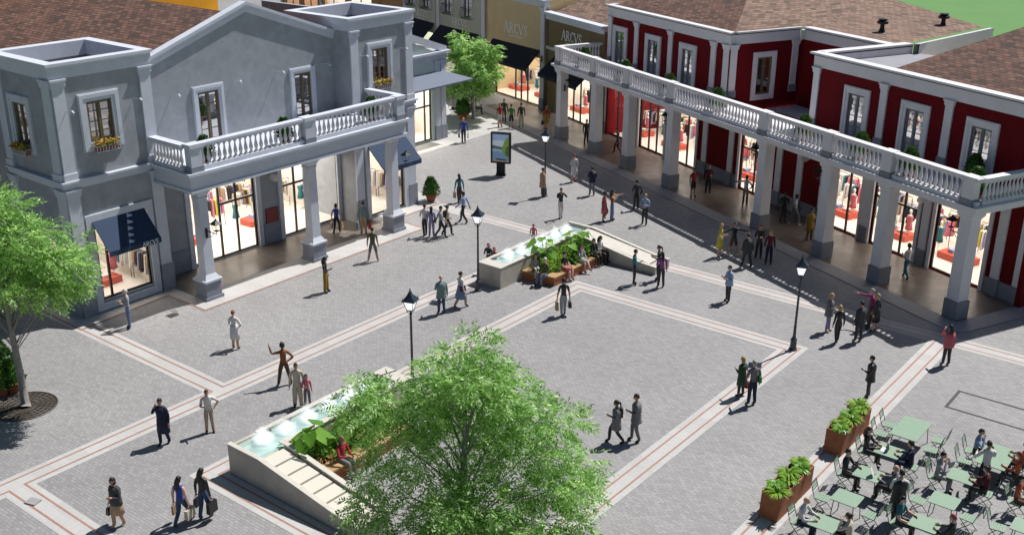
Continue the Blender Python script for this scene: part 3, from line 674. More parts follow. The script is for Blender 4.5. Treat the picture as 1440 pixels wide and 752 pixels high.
fr.build('cornice', M['whitetrim'], RBD); dk.build('cornice_shadow_strip', M['black'], RBD)
# roofs
rf = MB()
Cc = (-20.72, 3.15, 8.98); Dd = (-20.75, 8.8, 8.98); Ff = (-13.7, 9.9, 8.98); Gg = (-15.2, 17.4, 9.25)
h = lambda t: (-20.9 - t, 3.3 + t, 8.98 + .35 * t)
rf.quad((-34.0, 3.45, 9.0), (-20.75, 3.45, 9.0), (-27.4, 10.1, 11.33), (-27.45, 10.1, 11.33)); 
rf.quad((-34.0, 3.45, 9.0), (-27.4, 10.1, 11.33), (-27.4, 24, 11.33), (-34, 24, 9.0))
rf.build('hipped_roof', M['shingle'], RBD)
rf = MB()
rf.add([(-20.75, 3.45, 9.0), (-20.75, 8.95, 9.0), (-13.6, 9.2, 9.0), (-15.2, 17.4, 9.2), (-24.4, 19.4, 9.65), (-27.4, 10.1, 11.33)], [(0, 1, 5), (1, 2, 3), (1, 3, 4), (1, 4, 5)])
rf.build('sunlit_roof_slope', M['shingle_sunlit_tan'], RBD)  # same hip roof in sun-lightened shingles, faces flattened to look bright
rf = MB(); rf.quad((-13.5, 3.5, 8.96), (.5, 3.5, 8.96), (.5, 22, 15.2), (-13.5, 22, 15.2)); rf.T = None
rf.v = []; rf.f = []; rf.m = []
# right wing: hipped, parapet-set
rf.quad((-13.3, 3.6, 8.8), (.3, 3.6, 8.8), (-3.0, 10.4, 11.2), (-6.5, 10.4, 11.2)); rf.quad((-13.3, 3.6, 8.8), (-6.5, 10.4, 11.2), (-6.5, 17, 11.2), (-13.3, 23, 8.8)); rf.quad((.3, 3.6, 8.8), (.3, 23, 8.8), (-3, 17, 11.2), (-3, 10.4, 11.2)); rf.quad((-6.5, 10.4, 11.2), (-3, 10.4, 11.2), (-3, 17, 11.2), (-6.5, 17, 11.2))
rf.v = []; rf.f = []; rf.m = []
rf.quad((-9, 3.6, 8.85), (.45, 3.6, 8.85), (.45, 15.3, 13.0), (-3.8, 15.3, 13.0)); rf.add([(-9, 3.6, 8.85), (-3.8, 15.3, 13.0), (-9.2, 20, 8.6)], [(0, 1, 2)])
rf.build('right_roof', M['shingle'], RBD)
dk = MB(); dk.quad((-13.5, 3.5, 8.5), (.5, 3.5, 8.5), (.5, 17, 8.5), (-13.5, 10, 8.5)); dk.build('roof_deck', M['deckgrey'], RBD)
# inner face of the right wing's parapet and the white eave behind
ev = MB(); ev.add([(-13.45, 9.95, 8.45), (-15.0, 17.6, 8.7), (-15.0, 17.6, 9.16), (-13.45, 9.95, 9.0), (-13.1, 10.0, 8.45), (-14.7, 17.65, 8.7), (-14.7, 17.65, 9.2), (-13.1, 10.0, 9.06)], [(0, 1, 2, 3), (5, 4, 7, 6), (3, 2, 6, 7), (4, 5, 1, 0), (1, 5, 6, 2)])
ev.add([(-13.2, 10, 5.2), (-14.8, 17.65, 5.2), (-14.8, 17.65, 8.7), (-13.2, 10, 8.45)], [(0, 1, 2, 3)])
ev.build('white_eave', M['whitetrim'], RBD)
for u, w_, z in VENTS:
    v = MB(); v.lathe([(.24, z - .2), (.13, z + .12), (.12, z + .42)], u, w_, 12); v.lathe([(.32, z + .38), (.32, z + .52), (.14, z + .58)], u, w_, 14); v.lathe([(.27, z + .6), (.27, z + .65)], u, w_, 14)
    v.build('roof_vent', M['black'], RBD)
# pilasters upper
def uplist(T, us):
    for u in us: pilaster(RBD, T, u, 5.16, 8.28, .44, 'whitetrim', 'redplinth', .42, cap=.3)
TW = Matrix.Translation((0, 3.3, 0))
uplist(TW, (-33.85, -30.6, -26.75, -22.6 + .25, -13.5, -8.75, -4.75, .25)); uplist(TW, (-21.15,)); uplist(sT, (3.6, 8.2))
for c in LW: french_window(RBD, TW, c, 5.17, 7.4, 1.8, 1.1, 'greywood', 'whitetrim')
for c in RW: french_window(RBD, TW, c, 5.17, 7.4, 1.8, 1.1, 'greywood', 'whitetrim')
french_window(RBD, sT, 5.95, 4.86, 7.4, 1.75, 1.1, 'wood', 'whitetrim', bottom=True); french_window(RBD, Matrix.Translation((0, 8.7, 0)), -17.85, 4.86, 7.4, 1.75, 1.1, 'wood', 'whitetrim', bottom=True)
# ground floor
TG = Matrix.Translation((0, 3.45, 0))
mul = {0: (-32.9,), 1: (-29.0, -28.1), 2: (-24.7,), 3: (-18.1,), 4: (-10.5,), 5: (-7.7, -6.75), 6: (-3.2,)}
for i, hh in enumerate(GH):
    shopfront(RBD, TG, hh[0], hh[1], hh[2], hh[3], mul[i], 2.6 if i in (3, 5) else None, lit=False)
    s = MB(TG); s.frame(hh[0] - .2, hh[1] + .2, 0, 4.0, .2, -.08, 0, bottom=False); s.build('shopfront_surround', M['whitetrim'], RBD)
hall(RBD, TG, -33.95, .4, 5.2, 3.95)
for u in (-34.2, -30.9, -26.5, -22.75, -20.2, -15.9, -14.2, -12.3, -9.12, -5.25, -1.0, .2): pilaster(RBD, TG, u, 0, 4.78, .46, 'whitetrim', 'redplinth', .85)
for a, c in ((-23.4, -19.6), (-16.6, -11.8), (-1.5, .5)): pb = MB(TG); pb.box(a, c, -.05, 0, 0, .8); pb.build('plinth', M['redplinth'], RBD)
hanging_sign(RBD, TG, -13.4, 3.5); hanging_sign(RBD, TG, -5.3, 3.5)
# arcade slab, balcony, square columns
e = MB(); e.mi = 0
for z0, z1, o in ((4.8, 4.93, .0), (4.93, 5.02, .07), (5.02, 5.16, .17)):
    e.box(-35.0 - o, .42 + o, -.42 - o, .3, z0, z1); e.box(.42 - .8, .42 + o, .3, 9, z0, z1); e.box(-35.0 - o, -34.5, .3, 3.5, z0, z1)
e.box(-34.5, -.38, .3, 3.44, 4.9, 5.14); e.box(-20.85, -13.8, 3.7, 8.7, 4.1, 4.25)
e.build('balcony_slab', M['whitetrim'], RBD)
def sq_column(cx, cy):
    c = MB(); c.mi = 1; c.box(cx - .37, cx + .37, cy - .37, cy + .37, .03, .85); c.mi = 0; c.frustum(cx, cy, .85, 4.5, .31, .31, .29, .29)
    c.frustum(cx, cy, 4.5, 4.66, .3, .3, .38, .38); c.box(cx - .4, cx + .4, cy - .4, cy + .4, 4.66, 4.8)
    c.build('column', [M['whitetrim'], M['redplinth']], RBD)
CU = (-.05, -4.55, -8.35, -13.1, -21.4, -26.05, -30.0, -34.55)
for u in CU: sq_column(u, 0)
sq_column(-.05, 6.5)
P0 = -34.95
balustrade(RBD, [((.4, -.28), (P0, -.28), [.4 - u for u in CU]), ((.28, -.02), (.28, 9), []), ((P0 + .1, -.02), (P0 + .1, 3.2), [])], 5.16, 'whitetrim', sp=.27)
flush_balusters(RBD)
for i, u in enumerate((-.05, -8.35, -13.1, -21.4, -34.55)):
    wall_lamp(RBD, Matrix.Translation((u, 0, 0)) @ Matrix.Rotation(-PI / 2 if i < 4 else PI / 2, 4, 'Z'), 0, 3.7, -.3, .6)

# ---------------------------------------------------------------- pale green annex behind the grey building (x = world Y - 43, y = -49 - world X)
AN = thing('green_annex', 'small pale green gabled shop with blue-grey awning behind the grey tower', 'building', (-49, 43, 0), PI / 2)
w = MB(); w.grid_wall(0, 11.6, 0, 5.7, [(5.9, 10.2, .1, 3.7)], 0, .25); w.add([(0, 0, 5.7), (11.6, 0, 5.7), (5.0, 0, 8.3), (0, .25, 5.7), (11.6, .25, 5.7), (5.0, .25, 8.3)], [(0, 1, 2), (4, 3, 5), (0, 3, 4, 1)])
w.T = Matrix.Translation((11.6, 0, 0)) @ Matrix.Rotation(PI / 2, 4, 'Z'); w.grid_wall(0, 12, 0, 5.7, [], 0, .25); w.T = None
w.build('wall', M['palegreen'], AN)
c = MB()
for z0, z1, o in ((5.5, 5.95, .1), (5.95, 6.1, .3)): c.box(-.1, 11.6 + o, -o, .3, z0, z1); c.box(11.3, 11.6 + o, .3, 12, z0, z1)
def rk2(xa, za, xb, zb, t=.45):
    c.add([(xa, -.12, za), (xb, -.12, zb), (xb, -.12, zb + t), (xa, -.12, za + t), (xa, .3, za), (xb, .3, zb), (xb, .3, zb + t), (xa, .3, za + t)], [(0, 1, 2, 3), (5, 4, 7, 6), (3, 2, 6, 7), (4, 5, 1, 0), (4, 0, 3, 7), (1, 5, 6, 2)])
rk2(5.0, 8.2, 11.7, 5.9); rk2(-.1, 6.2, 5.0, 8.2)
c.build('cornice', M['greytrim'], AN)
r = MB(); r.quad((5, .3, 8.55), (11.8, .3, 6.15), (11.8, 12, 6.15), (5, 12, 8.55)); r.quad((-.1, .3, 6.5), (5, .3, 8.55), (5, 12, 8.55), (-.1, 12, 6.5)); r.build('roof', M['greyawn'], AN)
shopfront(AN, I4, 5.9, 10.2, .1, 3.7, (9.6,), 2.5, lit=False); hall(AN, I4, 1.0, 11.2, 6, 3.85)
for cu in (10.75, 11.35): pilaster(AN, I4, cu, 0, 5.5, .46, 'greytrim', 'greyplinth', 1.0)
a = MB(); a.add([(-.5, 0, 4.75), (11.3, 0, 4.75), (12.6, -1.7, 4.2), (-.5, -1.7, 4.2), (-.5, 0, 4.65), (11.3, 0, 4.65), (12.6, -1.7, 4.1), (-.5, -1.7, 4.1), (11.3, 5, 4.75), (12.6, 5, 4.2)], [(0, 3, 2, 1), (4, 5, 6, 7), (3, 7, 6, 2), (1, 2, 9, 8)])
a.build('canopy', M['greyawn'], AN)

# ---------------------------------------------------------------- street at the back (x along the facades, from the left edge of the beige shop)
BD = Vector((.95128, -.30832, 0)); BA = math.atan2(BD.y, BD.x); BO = (-55.64, 68.16, 0)
def back_building(name, label, x0, x1, z1, mat, holes=(), sign=None, aw=None, pil=(), mull=(), wins=(), y0=0., trim='greytrim', ztop=.5, side=True, signz=5.2, signh=.75, floorz=3.9):
    o = thing(name, label, 'building', BO, BA)
    T = Matrix.Translation((0, y0, 0)); w = MB(T)
    hs = [(a, c, .08, floorz) for a, c in holes] + [(q - .6, q + .6, 5.6, 8.0) for q in wins]
    w.grid_wall(x0, x1, 0, z1, hs, 0, .3)
    if side:
        w.T = T @ Matrix.Translation((x1, 0, 0)) @ Matrix.Rotation(PI / 2, 4, 'Z'); w.grid_wall(0, 9, 0, z1, [], 0, .3); w.T = T @ Matrix.Translation((x0, 0, 0)) @ Matrix.Rotation(-PI / 2, 4, 'Z'); w.grid_wall(-9, 0, 0, z1, [], 0, .3)
    w.build('wall', M[mat], o)
    c = MB(T)
    for za, zb, e in ((z1 - ztop, z1 - .12, .08), (z1 - .12, z1 + .02, .22)): c.box(x0 - .02, x1 + .02, -e, .4, za, zb)
    c.build('cornice', M[trim], o)
    for i, (a, b2) in enumerate(holes): shopfront(o, T, a, b2, .08, floorz, mull[i] if i < len(mull) else (), None, lit=False)
    if holes: hall(o, T, x0 + .1, x1 - .1, 5.5, floorz + .15, .32)
    for q in wins: french_window(o, T, q, 5.6, 8.0, 1.7, 1.15, 'greywood', trim)
    for q in (wins if name.startswith('sage') else ()):
        rl = MB(T)
        for k in range(9): rl.tube([(q - .7 + k * .175, -.3, 5.55), (q - .7 + k * .175, -.42, 5.8), (q - .7 + k * .175, -.3, 6.4)], .02, 4)
        rl.tube([(q - .75, 0, 6.4), (q - .72, -.3, 6.4), (q + .72, -.3, 6.4), (q + .75, 0, 6.4)], .025, 4); rl.tube([(q - .75, 0, 5.55), (q - .72, -.3, 5.55), (q + .72, -.3, 5.55), (q + .75, 0, 5.55)], .025, 4); rl.build('window_railing', M['black'], o)
    for cu in pil: pilaster(o, T, cu, 0, z1 - ztop, .5, trim, 'greyplinth', .8)
    for a in (aw or ()): awning(o, T, a[0], a[1], 4.45, 3.15, 1.3, 'darknavy')
    for sx in (sign or ()):
        l = MB(T); letters(l, Matrix.Translation((sx, -.02, signz)), 'ARCVS', signh); l.build('shop_lettering', M['letter'], o)
    return o
BS = back_building('beige_shop', 'tall beige shop with pale lettering over a dark navy awning', -1.4, 7.0, 8.25, 'beige', [(.0, 6.35)], [3.05], [(-.3, 6.4)], (6.75,), [(2.9, 3.7, 4.6)], signz=5.25, signh=.8)
back_building('sage_shop', 'sage green shop with dark awning between grey pilasters', -9.4, -1.42, 10.5, 'sage', [(-8.6, -2.4)], [-5.6], [(-8.9, -2.2)], (-9.15, -1.7), [(-6, -5)], (-7.4, -4.2), signz=4.75, signh=.6, floorz=3.6)
back_building('sage_corner_shop', 'sage green shop half hidden behind the grey tower', -15.6, -9.42, 10.5, 'sage', [(-14.9, -10.2)], [-12.3], [(-15.2, -9.9)], (-15.3,), [(-12.5,)], (-14.0, -11.2), signz=4.75, signh=.6, floorz=3.6)
back_building('tan_shop', 'tan orange wall behind the grey tower', -20.3, -15.62, 11, 'tanwall', [], None, None, (), side=True)
back_building('far_shop', 'bright shop windows seen over the grey gable', -46, -20.32, 11, 'tanwall', [(-45, -41), (-40, -36), (-34.5, -29), (-28, -23)], None, None, (-46, -35, -20.6), [(-43,), (-38,), (-32,), (-25.5,)], y0=.4, floorz=5.2)
ob = thing('orange_building', 'bright orange rendered building behind the grey roof', 'building', (-62, 37.6, 0), PI / 2 + .1)
w = MB(); n = 10
pts = [(-14 + 23.2 * k / n, -1.2 * math.sin(PI * k / n)) for k in range(n + 1)]
w.prism(pts + [(9.2, 8), (-14, 8)], 0, 14); w.build('wall', M['orange'], ob)
c = MB(); c.prism([(x, y - .15) for x, y in pts] + [(9.3, 8), (-14.1, 8)], 14, 14.3); c.build('cornice', M['whitetrim'], ob)
wall_lamp(BS, I4, 6.8, 4.0, -.1, .9)
# olive brown shop between the beige one and the red building (in the red building's line)
OB = thing('olive_shop', 'olive brown low shop with white lettering beside the red building', 'building', (C1.x, C1.y, 0), RA)
T = Matrix.Translation((0, 3.2, 0))
w = MB(T); w.grid_wall(-42.6, -34.42, 0, 7.1, [(-41.2, -40.1, .06, 3.4), (-39.7, -36.2, .06, 3.4)], 0, .25); w.T = T @ Matrix.Translation((-42.6, 0, 0)) @ Matrix.Rotation(-PI / 2, 4, 'Z'); w.grid_wall(-8, 0, 0, 7.1, []); w.build('wall', M['olive'], OB)
c = MB(T); c.box(-42.7, -34.42, -.1, .4, 6.95, 7.3); c.box(-42.8, -34.42, -.28, .4, 7.3, 7.5); c.box(-42.6, -34.42, -.1, 0, 4.75, 4.95); c.build('cornice', M['greytrim'], OB)
shopfront(OB, T, -41.2, -40.1, .06, 3.4, (), None, lit=False); shopfront(OB, T, -39.7, -36.2, .06, 3.4, (-38.6, -37.6), None, lit=False); hall(OB, T, -42.3, -34.8, 5, 3.55)
awning(OB, T, -41.3, -35.6, 4.4, 3.2, 1.5, 'darknavy')
l = MB(T); letters(l, Matrix.Translation((-38.9, -.02, 5.75)), 'ARCVS', .7); l.build('shop_lettering', M['letter'], OB)
r = MB(T); r.quad((-42.4, .4, 7.4), (-34.4, .4, 7.4), (-34.4, 14, 12.0), (-42.4, 14, 12.0)); r.build('roof', M['shingle_sunlit_tan'], OB)
# ---------------------------------------------------------------- people: one continuous skinned body each
ARM = {'down': ((.05, -.03, -.29), (.08, .03, -.54)), 'bag': ((.08, -.02, -.28), (.11, .02, -.54)), 'chest': ((.06, .04, -.28), (-.05, .26, -.2)),
       'ear': ((.12, .12, -.23), (-.02, .12, .05)), 'raise': ((.24, .05, -.02), (.30, .08, .24)), 'wide': ((.26, .02, -.08), (.50, .06, -.12)),
       'point': ((.12, .24, -.04), (.18, .48, .02)), 'hip': ((.2, -.08, -.22), (.02, .04, -.40)), 'camera': ((.08, .2, -.14), (-.08, .28, .09)),
       'cross': ((.08, .03, -.28), (-.16, .2, -.2)), 'swing': ((.05, .1, -.27), (.05, .28, -.44)), 'back': ((.06, -.12, -.26), (.08, -.2, -.5)),
       'lap': ((.06, .08, -.27), (-.02, .3, -.33)), 'table': ((.09, .15, -.24), (-.03, .38, -.22)), 'face': ((.1, .22, -.16), (-.08, .2, .1)), 'pocket': ((.12, -.06, -.27), (.05, .03, -.5))}
LEG = {'stand': (((.01, .01, -.43), (.03, -.03, -.85)), ((.01, .02, -.43), (.03, .02, -.85))),
       'wide': (((.07, .02, -.43), (.15, -.02, -.84)), ((.07, .02, -.43), (.15, .0, -.84))),
       'walk': (((0, .2, -.39), (0, .22, -.82)), ((0, -.03, -.43), (0, -.3, -.80))),
       'step': (((0, .1, -.42), (0, .1, -.85)), ((0, -.01, -.43), (0, -.14, -.85))),
       'knee': (((0, .01, -.43), (.01, -.02, -.85)), ((.04, .16, -.38), (.02, -.06, -.72))),
       'sit': (((.03, .41, -.02), (.04, .42, -.43)), ((.03, .41, -.02), (.04, .38, -.43))),
       'sitx': (((.02, .41, -.02), (.02, .38, -.43)), ((-.06, .42, .05), (-.08, .60, -.28)))}
SKIN = {'light': (.60, .38, .29), 'tan': (.47, .27, .18), 'brown': (.22, .11, .065), 'dark': (.075, .035, .022)}
HAIR = {'black': (.008, .007, .007), 'brown': (.045, .022, .012), 'blond': (.42, .27, .10), 'red': (.28, .05, .02), 'grey': (.33, .32, .31), 'white': (.6, .58, .55), 'rose': (.28, .05, .06)}
COL = dict(black=(.012, .012, .014), navy=(.014, .02, .05), grey=(.16, .16, .17), lgrey=(.33, .33, .34), dgrey=(.05, .05, .055), white=(.62, .61, .6), cream=(.52, .46, .36), blue=(.03, .06, .30), lblue=(.28, .36, .52),
           jean=(.045, .075, .15), ljean=(.15, .2, .33), teal=(.03, .16, .19), tgrey=(.16, .22, .22), olive=(.10, .11, .045), mustard=(.30, .19, .03), tan=(.36, .25, .15), beige=(.42, .34, .25), brown=(.10, .055, .03),
           pink=(.55, .16, .22), coral=(.45, .10, .12), red=(.32, .025, .03), maroon=(.10, .012, .02), magenta=(.28, .04, .13), purple=(.25, .08, .24), yellow=(.50, .44, .05), lav=(.27, .25, .42), green=(.05, .22, .07), dgreen=(.03, .06, .035), orange=(.45, .11, .04), skirtblue=(.16, .22, .36), rust=(.30, .09, .03))
people_specs = []
def person(loc, f, label, top='grey', bot='black', skin='light', hair='brown', hs='short', legs='stand', arms=('down', 'down'), h=1.75, sleeve='long', kind='trousers', coat=None, shoe='black', female=False, z=0., absyaw=None, turn=0., lean=0., flip=False, group='people in the square'):
    if absyaw is None:
        fr_ = R(f); dx = math.cos(fr_) * .619 + math.sin(fr_) * .785; dy = -math.cos(fr_) * .785 + math.sin(fr_) * .619
        yaw = math.atan2(dy, dx) - PI / 2
    else: yaw = absyaw - PI / 2
    people_specs.append(dict(loc=loc, yaw=yaw, label=label, top=top, bot=bot, skin=skin, hair=hair, hs=hs, legs=legs, arms=arms, h=h, sleeve=sleeve, kind=kind, coat=coat, shoe=shoe, female=female, z=z, turn=turn, lean=lean, flip=flip, group=group))
    return people_specs[-1]
def head_mesh(b, T, s):
    """face looking +y; material slots 0 skin, 4 hair-dark (eyes), 5 lips"""
    rows, cols = 11, 14; vs = []; fs = []
    for i in range(rows + 1):
        ph = PI * i / rows; zz = math.cos(ph); rr = math.sin(ph)
        for k in range(cols):
            th = 2 * PI * k / cols; x = rr * math.cos(th); y = rr * math.sin(th)
            X = x * .076; Y = y * .094; Z = zz * .118
            if Z < -.03: X *= 1 - .30 * (-Z - .03) / .09; Y = Y * (1 - .12 * (-Z - .03) / .09) + .012 * (-Z - .03) / .09
            if y > .8 and abs(x) < .3 and -.035 < Z < .03: Y += .022 * (1 if Z < .01 else .5)      # nose
            if y > .5 and .2 < abs(x) < .62 and .0 < Z < .04: Y -= .008                           # eye sockets
            if y < -.3 and Z > -.03: Y *= 1.05
            vs.append((X, Y, Z))
    for i in range(rows):
        for k in range(cols): fs.append((i * cols + k, (i + 1) * cols + k, (i + 1) * cols + (k + 1) % cols, i * cols + (k + 1) % cols))
    T0 = b.T; b.T = (T0 @ T if T0 is not None else T) @ Matrix.Scale(s, 4); b.mi = 0; b.add(vs, fs)
    for sx in (-1, 1):
        b.mi = 0; b.lathe([(.004, -.024), (.016, -.012), (.019, .012), (.006, .03)], sx * .079, -.004, 6, sx=.5, sy=1)   # ears
        b.mi = 4; b.box(sx * .03 - .012, sx * .03 + .012, .078, .086, .008, .018); b.box(sx * .031 - .017, sx * .031 + .017, .08, .088, .028, .034)
    b.mi = 5; b.box(-.021, .021, .082, .092, -.052, -.043); b.mi = 0
    b.T = T0
def hair_mesh(T, s, style):
    b = MB(T @ Matrix.Scale(s, 4)); rows, cols = 12, 16; g = {}
    vs = []; fs = []
    lo = {'short': -.035, 'bob': -.075, 'long': -.06, 'bun': -.04, 'tail': -.04, 'afro': -.05, 'cap': .0}[style]
    inf = 1.32 if style == 'afro' else (1.14 if style in ('bob', 'long') else 1.09)
    for i in range(rows + 1):
        ph = PI * .72 * i / rows; zz = math.cos(ph); rr = math.sin(ph)
        for k in range(cols):
            th = 2 * PI * k / cols; x = rr * math.cos(th); y = rr * math.sin(th)
            w = 1 + .05 * noise.noise(Vector((x * 3, y * 3, zz * 3 + len(style))))
            Z = zz * .118 * inf; X = x * .076 * inf * w; Y = y * .094 * inf * w - .006
            lim = lo if y < .25 else (.045 + .03 * max(0, y - .25) if style != 'cap' else .03)
            if Z < lim:
                Z = lim; 
                if y > .25: X *= .93; Y *= .9
            vs.append((X, Y, Z))
    for i in range(rows):
        for k in range(cols): fs.append((i * cols + k, (i + 1) * cols + k, (i + 1) * cols + (k + 1) % cols, i * cols + (k + 1) % cols))
    b.add(vs, fs)
    if style == 'long': b.tube([(0, -.05, .02), (0, -.085, -.08), (0, -.095, -.2), (0, -.085, -.31)], [.08, .085, .075, .03], 10)
    if style == 'bob': b.lathe([(.088, -.1), (.095, -.03)], 0, -.025, 12, sy=.9)
    if style == 'bun': b.lathe([(.01, .02), (.045, .04), (.05, .07), (.03, .1), (.01, .105)], 0, -.1, 8)
    if style == 'tail': b.tube([(0, -.09, .03), (0, -.14, .0), (0, -.15, -.1), (0, -.13, -.19)], [.03, .035, .03, .012], 8)
    if style == 'cap': b.box(-.06, .06, .07, .16, .035, .05)
    return b
def build_people():
    S = []
    for sp in people_specs:
        s = sp['h'] / 1.75; sit = sp['legs'].startswith('sit'); fem = sp['female']
        hz = (.53 / s if sit else .93)
        J = {}; J['pel'] = Vector((0, 0, hz)); ln = sp['lean']
        def up(z, y=0): return Vector((0, y + math.sin(ln) * z, hz + math.cos(ln) * z))
        J['waist'] = up(.17); J['chest'] = up(.36, -.01); J['neckb'] = up(.505, -.01); J['neck'] = up(.575, .005); J['head'] = up(.70, .025)
        sw = .165 if fem else .19
        verts = []; rad = []; par = []; seg = []
        def V(name, p, r, parent, lab):
            J[name] = Vector(p); verts.append(Vector(p)); rad.append(r); par.append(parent); seg.append((name, lab)); return len(verts) - 1
        w_ = .105 if fem else .125
        ip = V('pel', J['pel'], (.15 if fem else .15, .11), -1, 'bot')
        iw = V('waist', J['waist'], (w_ * 1.1, .095), ip, 'top'); ic = V('chest', J['chest'], (.16 if fem else .19, .12), iw, 'top')
        ib = V('neckb', J['neckb'], (.075, .06), ic, 'top'); inn = V('neck', J['neck'], (.05, .05), ib, 'skin'); V('headr', J['neck'] + Vector((0, .01, .06)), (.05, .05), inn, 'skin')
        walkf = 1 if not sp['flip'] else 0
        for si, sx in enumerate((-1, 1)):   # -1 is the person's left (x axis runs to their right)
            a = ARM[sp['arms'][si]]; sh = J['neckb'] + Vector((sx * sw, 0, -.055))
            i1 = V('sh%d' % si, sh, (.066, .068), ib, 'top')
            el = sh + Vector((sx * a[0][0], a[0][1], a[0][2])); wr = sh + Vector((sx * a[1][0], a[1][1], a[1][2])); dr = (wr - el).normalized()
            i2 = V('el%d' % si, el, (.05, .05), i1, 'top'); i3 = V('wr%d' % si, wr, (.034, .034), i2, 'slv'); i4 = V('pm%d' % si, wr + dr * .07, (.036, .02), i3, 'skin')
            J['dr%d' % si] = dr
            lg = LEG[sp['legs']][si ^ walkf]
            hp = J['pel'] + Vector((sx * .088, 0, -.03)); i1 = V('hp%d' % si, hp, (.10, .105), ip, 'bot')
            kn = J['pel'] + Vector((sx * (.088 + lg[0][0]), lg[0][1], lg[0][2])); an = J['pel'] + Vector((sx * (.088 + lg[1][0]), lg[1][1], lg[1][2]))
            if sit: an.z = min(an.z, .10) if lg is LEG['sit'][0] or lg is LEG['sit'][1] or lg is LEG['sitx'][0] else an.z
            wd = {'wtrousers': 1.35}.get(sp['kind'], 1.)
            i2 = V('kn%d' % si, kn, (.072 * wd, .075 * wd), i1, 'bot'); 
            shn = (an - kn)
            i3 = V('an%d' % si, an, (.056 * wd, .06 * wd), i2, 'shin'); 
            heel = an + Vector((0, -.01, -.055)); toe = an + Vector((sx * .015, .15, -.06 if lg[1][1] > -.2 else -.075))
            V('toe%d' % si, toe, (.04, .03), i3, 'shoe')
        me = bpy.data.meshes.new('tmp'); bm = bmesh.new(); sl = bm.verts.layers.skin.verify()
        bv = [bm.verts.new(v) for v in verts]
        for i, v in enumerate(bv): v[sl].radius = rad[i]; v[sl].use_root = (i == 0)
        for i, p in enumerate(par):
            if p >= 0: bm.edges.new((bv[p], bv[i]))
        bm.to_mesh(me); bm.free()
        o = bpy.data.objects.new('tmp', me); C.objects.link(o)
        md = o.modifiers.new('s', 'SKIN'); md.branch_smoothing = .4
        md = o.modifiers.new('u', 'SUBSURF'); md.levels = 1; md.render_levels = 1
        S.append((sp, o, J, seg, par, verts, s, sit))
    dg = bpy.context.evaluated_depsgraph_get(); dg.update()
    for sp, o, J, seg, par, verts, s, sit in S:
        em = o.evaluated_get(dg).to_mesh()
        n = len(em.vertices); co = np.empty(n * 3); em.vertices.foreach_get('co', co); co = co.reshape(-1, 3)
        polys = [tuple(p.vertices) for p in em.polygons]; o.evaluated_get(dg).to_mesh_clear()
        # material by nearest bone
        cen = np.array([co[list(p)].mean(0) for p in polys]) if polys else np.zeros((0, 3))
        A = []; B = []; Lb = []
        for i, p in enumerate(par):
            if p < 0: continue
            A.append(verts[p]); B.append(verts[i]); Lb.append(seg[i][1])
        A = np.array(A); B = np.array(B); AB = B - A; best = np.full(len(cen), 1e9); bi = np.zeros(len(cen), int); bt = np.zeros(len(cen))
        for k in range(len(A)):
            t = np.clip(((cen - A[k]) @ AB[k]) / max(1e-9, AB[k] @ AB[k]), 0, 1); dd = np.linalg.norm(cen - A[k] - t[:, None] * AB[k], axis=1)
            m = dd < best; best[m] = dd[m]; bi[m] = k; bt[m] = t[m]
        kind = sp['kind']; mats = []
        for k, t, c in zip(bi, bt, cen):
            l = Lb[k]
            if l == 'slv': l = 'skin' if sp['sleeve'] != 'long' else ('top' if t < .93 else 'skin')
            if l == 'top' and sp['sleeve'] == 'none' and abs(c[0]) > .16 and c[2] < J['neckb'].z + .01: l = 'skin'
            if l == 'top' and sp['sleeve'] == 'short' and abs(c[0]) > .2 and c[2] < J['neckb'].z - .2: l = 'skin'
            if l == 'shin': l = {'trousers': 'bot', 'wtrousers': 'bot', 'capri': 'bot' if t < .5 else 'skin', 'shorts': 'skin', 'skirt': 'skin', 'dress': 'skin'}[kind] if t < .95 else 'shoe'
            if l == 'bot' and kind == 'shorts' and t > .93 and Lb[k] == 'bot' and c[2] < J['pel'].z - .38 and not sit: l = 'skin'
            if l == 'bot' and kind == 'dress': l = 'top'
            mats.append({'skin': 0, 'top': 1, 'bot': 2, 'shoe': 3}[l])
        b = MB(Matrix.Scale(s, 4)); b.v = []; 
        b.add([tuple(c) for c in co], polys); b.m = list(mats)
        # fingers: four of unequal length and a thumb, bent, rooted in the palm
        for si, sx in enumerate((-1, 1)):
            pm = J['pm%d' % si]; dr = J['dr%d' % si]; lat = dr.cross(Vector((sx, 0, 0)));
            if lat.length < .2: lat = dr.cross(Vector((0, 1, 0)))
            lat.normalize(); curl = dr.cross(lat).normalized() * (1 if sx < 0 else -1)
            b.mi = 0
            for q, ln in enumerate((.066, .078, .073, .056)):
                r0 = pm - dr * .012 + lat * (q - 1.5) * .0165; r1 = r0 + dr * (.02 + ln * .5); r2 = r1 + dr * ln * .32 + curl * ln * .32
                b.tube([r0, r1, r2], [.0088, .0082, .006], 5)
            t0 = pm - dr * .045 + lat * -.025; b.tube([t0, t0 + dr * .03 - lat * .03, t0 + dr * .065 - lat * .032 + curl * .012], [.010, .009, .0065], 5)
        hT = Matrix.Translation(J['head']) @ Matrix.Rotation(sp['turn'], 4, 'Z') @ Matrix.Rotation(-sp.get('nod', .12), 4, 'X')
        head_mesh(b, hT, 1.0 if sp['h'] > 1.45 else 1.0 + (1.45 - sp['h']) * .55)
        sk = cloth(SKIN[sp['skin']], .55); hc = cloth(HAIR.get(sp['hair'], HAIR['brown']), .5)
        root = b.build('person', [sk, cloth(COL[sp['top']]), cloth(COL[sp['bot']]), cloth(COL[sp['shoe']], .4), cloth((.02, .013, .01)), cloth((.35, .09, .08))], None, smooth=True, uv=False)
        x, y = sp['loc']; zmin = min(v[2] for v in b.v)
        root.location = (x, y, sp['z'] + (-zmin if not sit else 0)); root.rotation_euler = (0, 0, sp['yaw'])
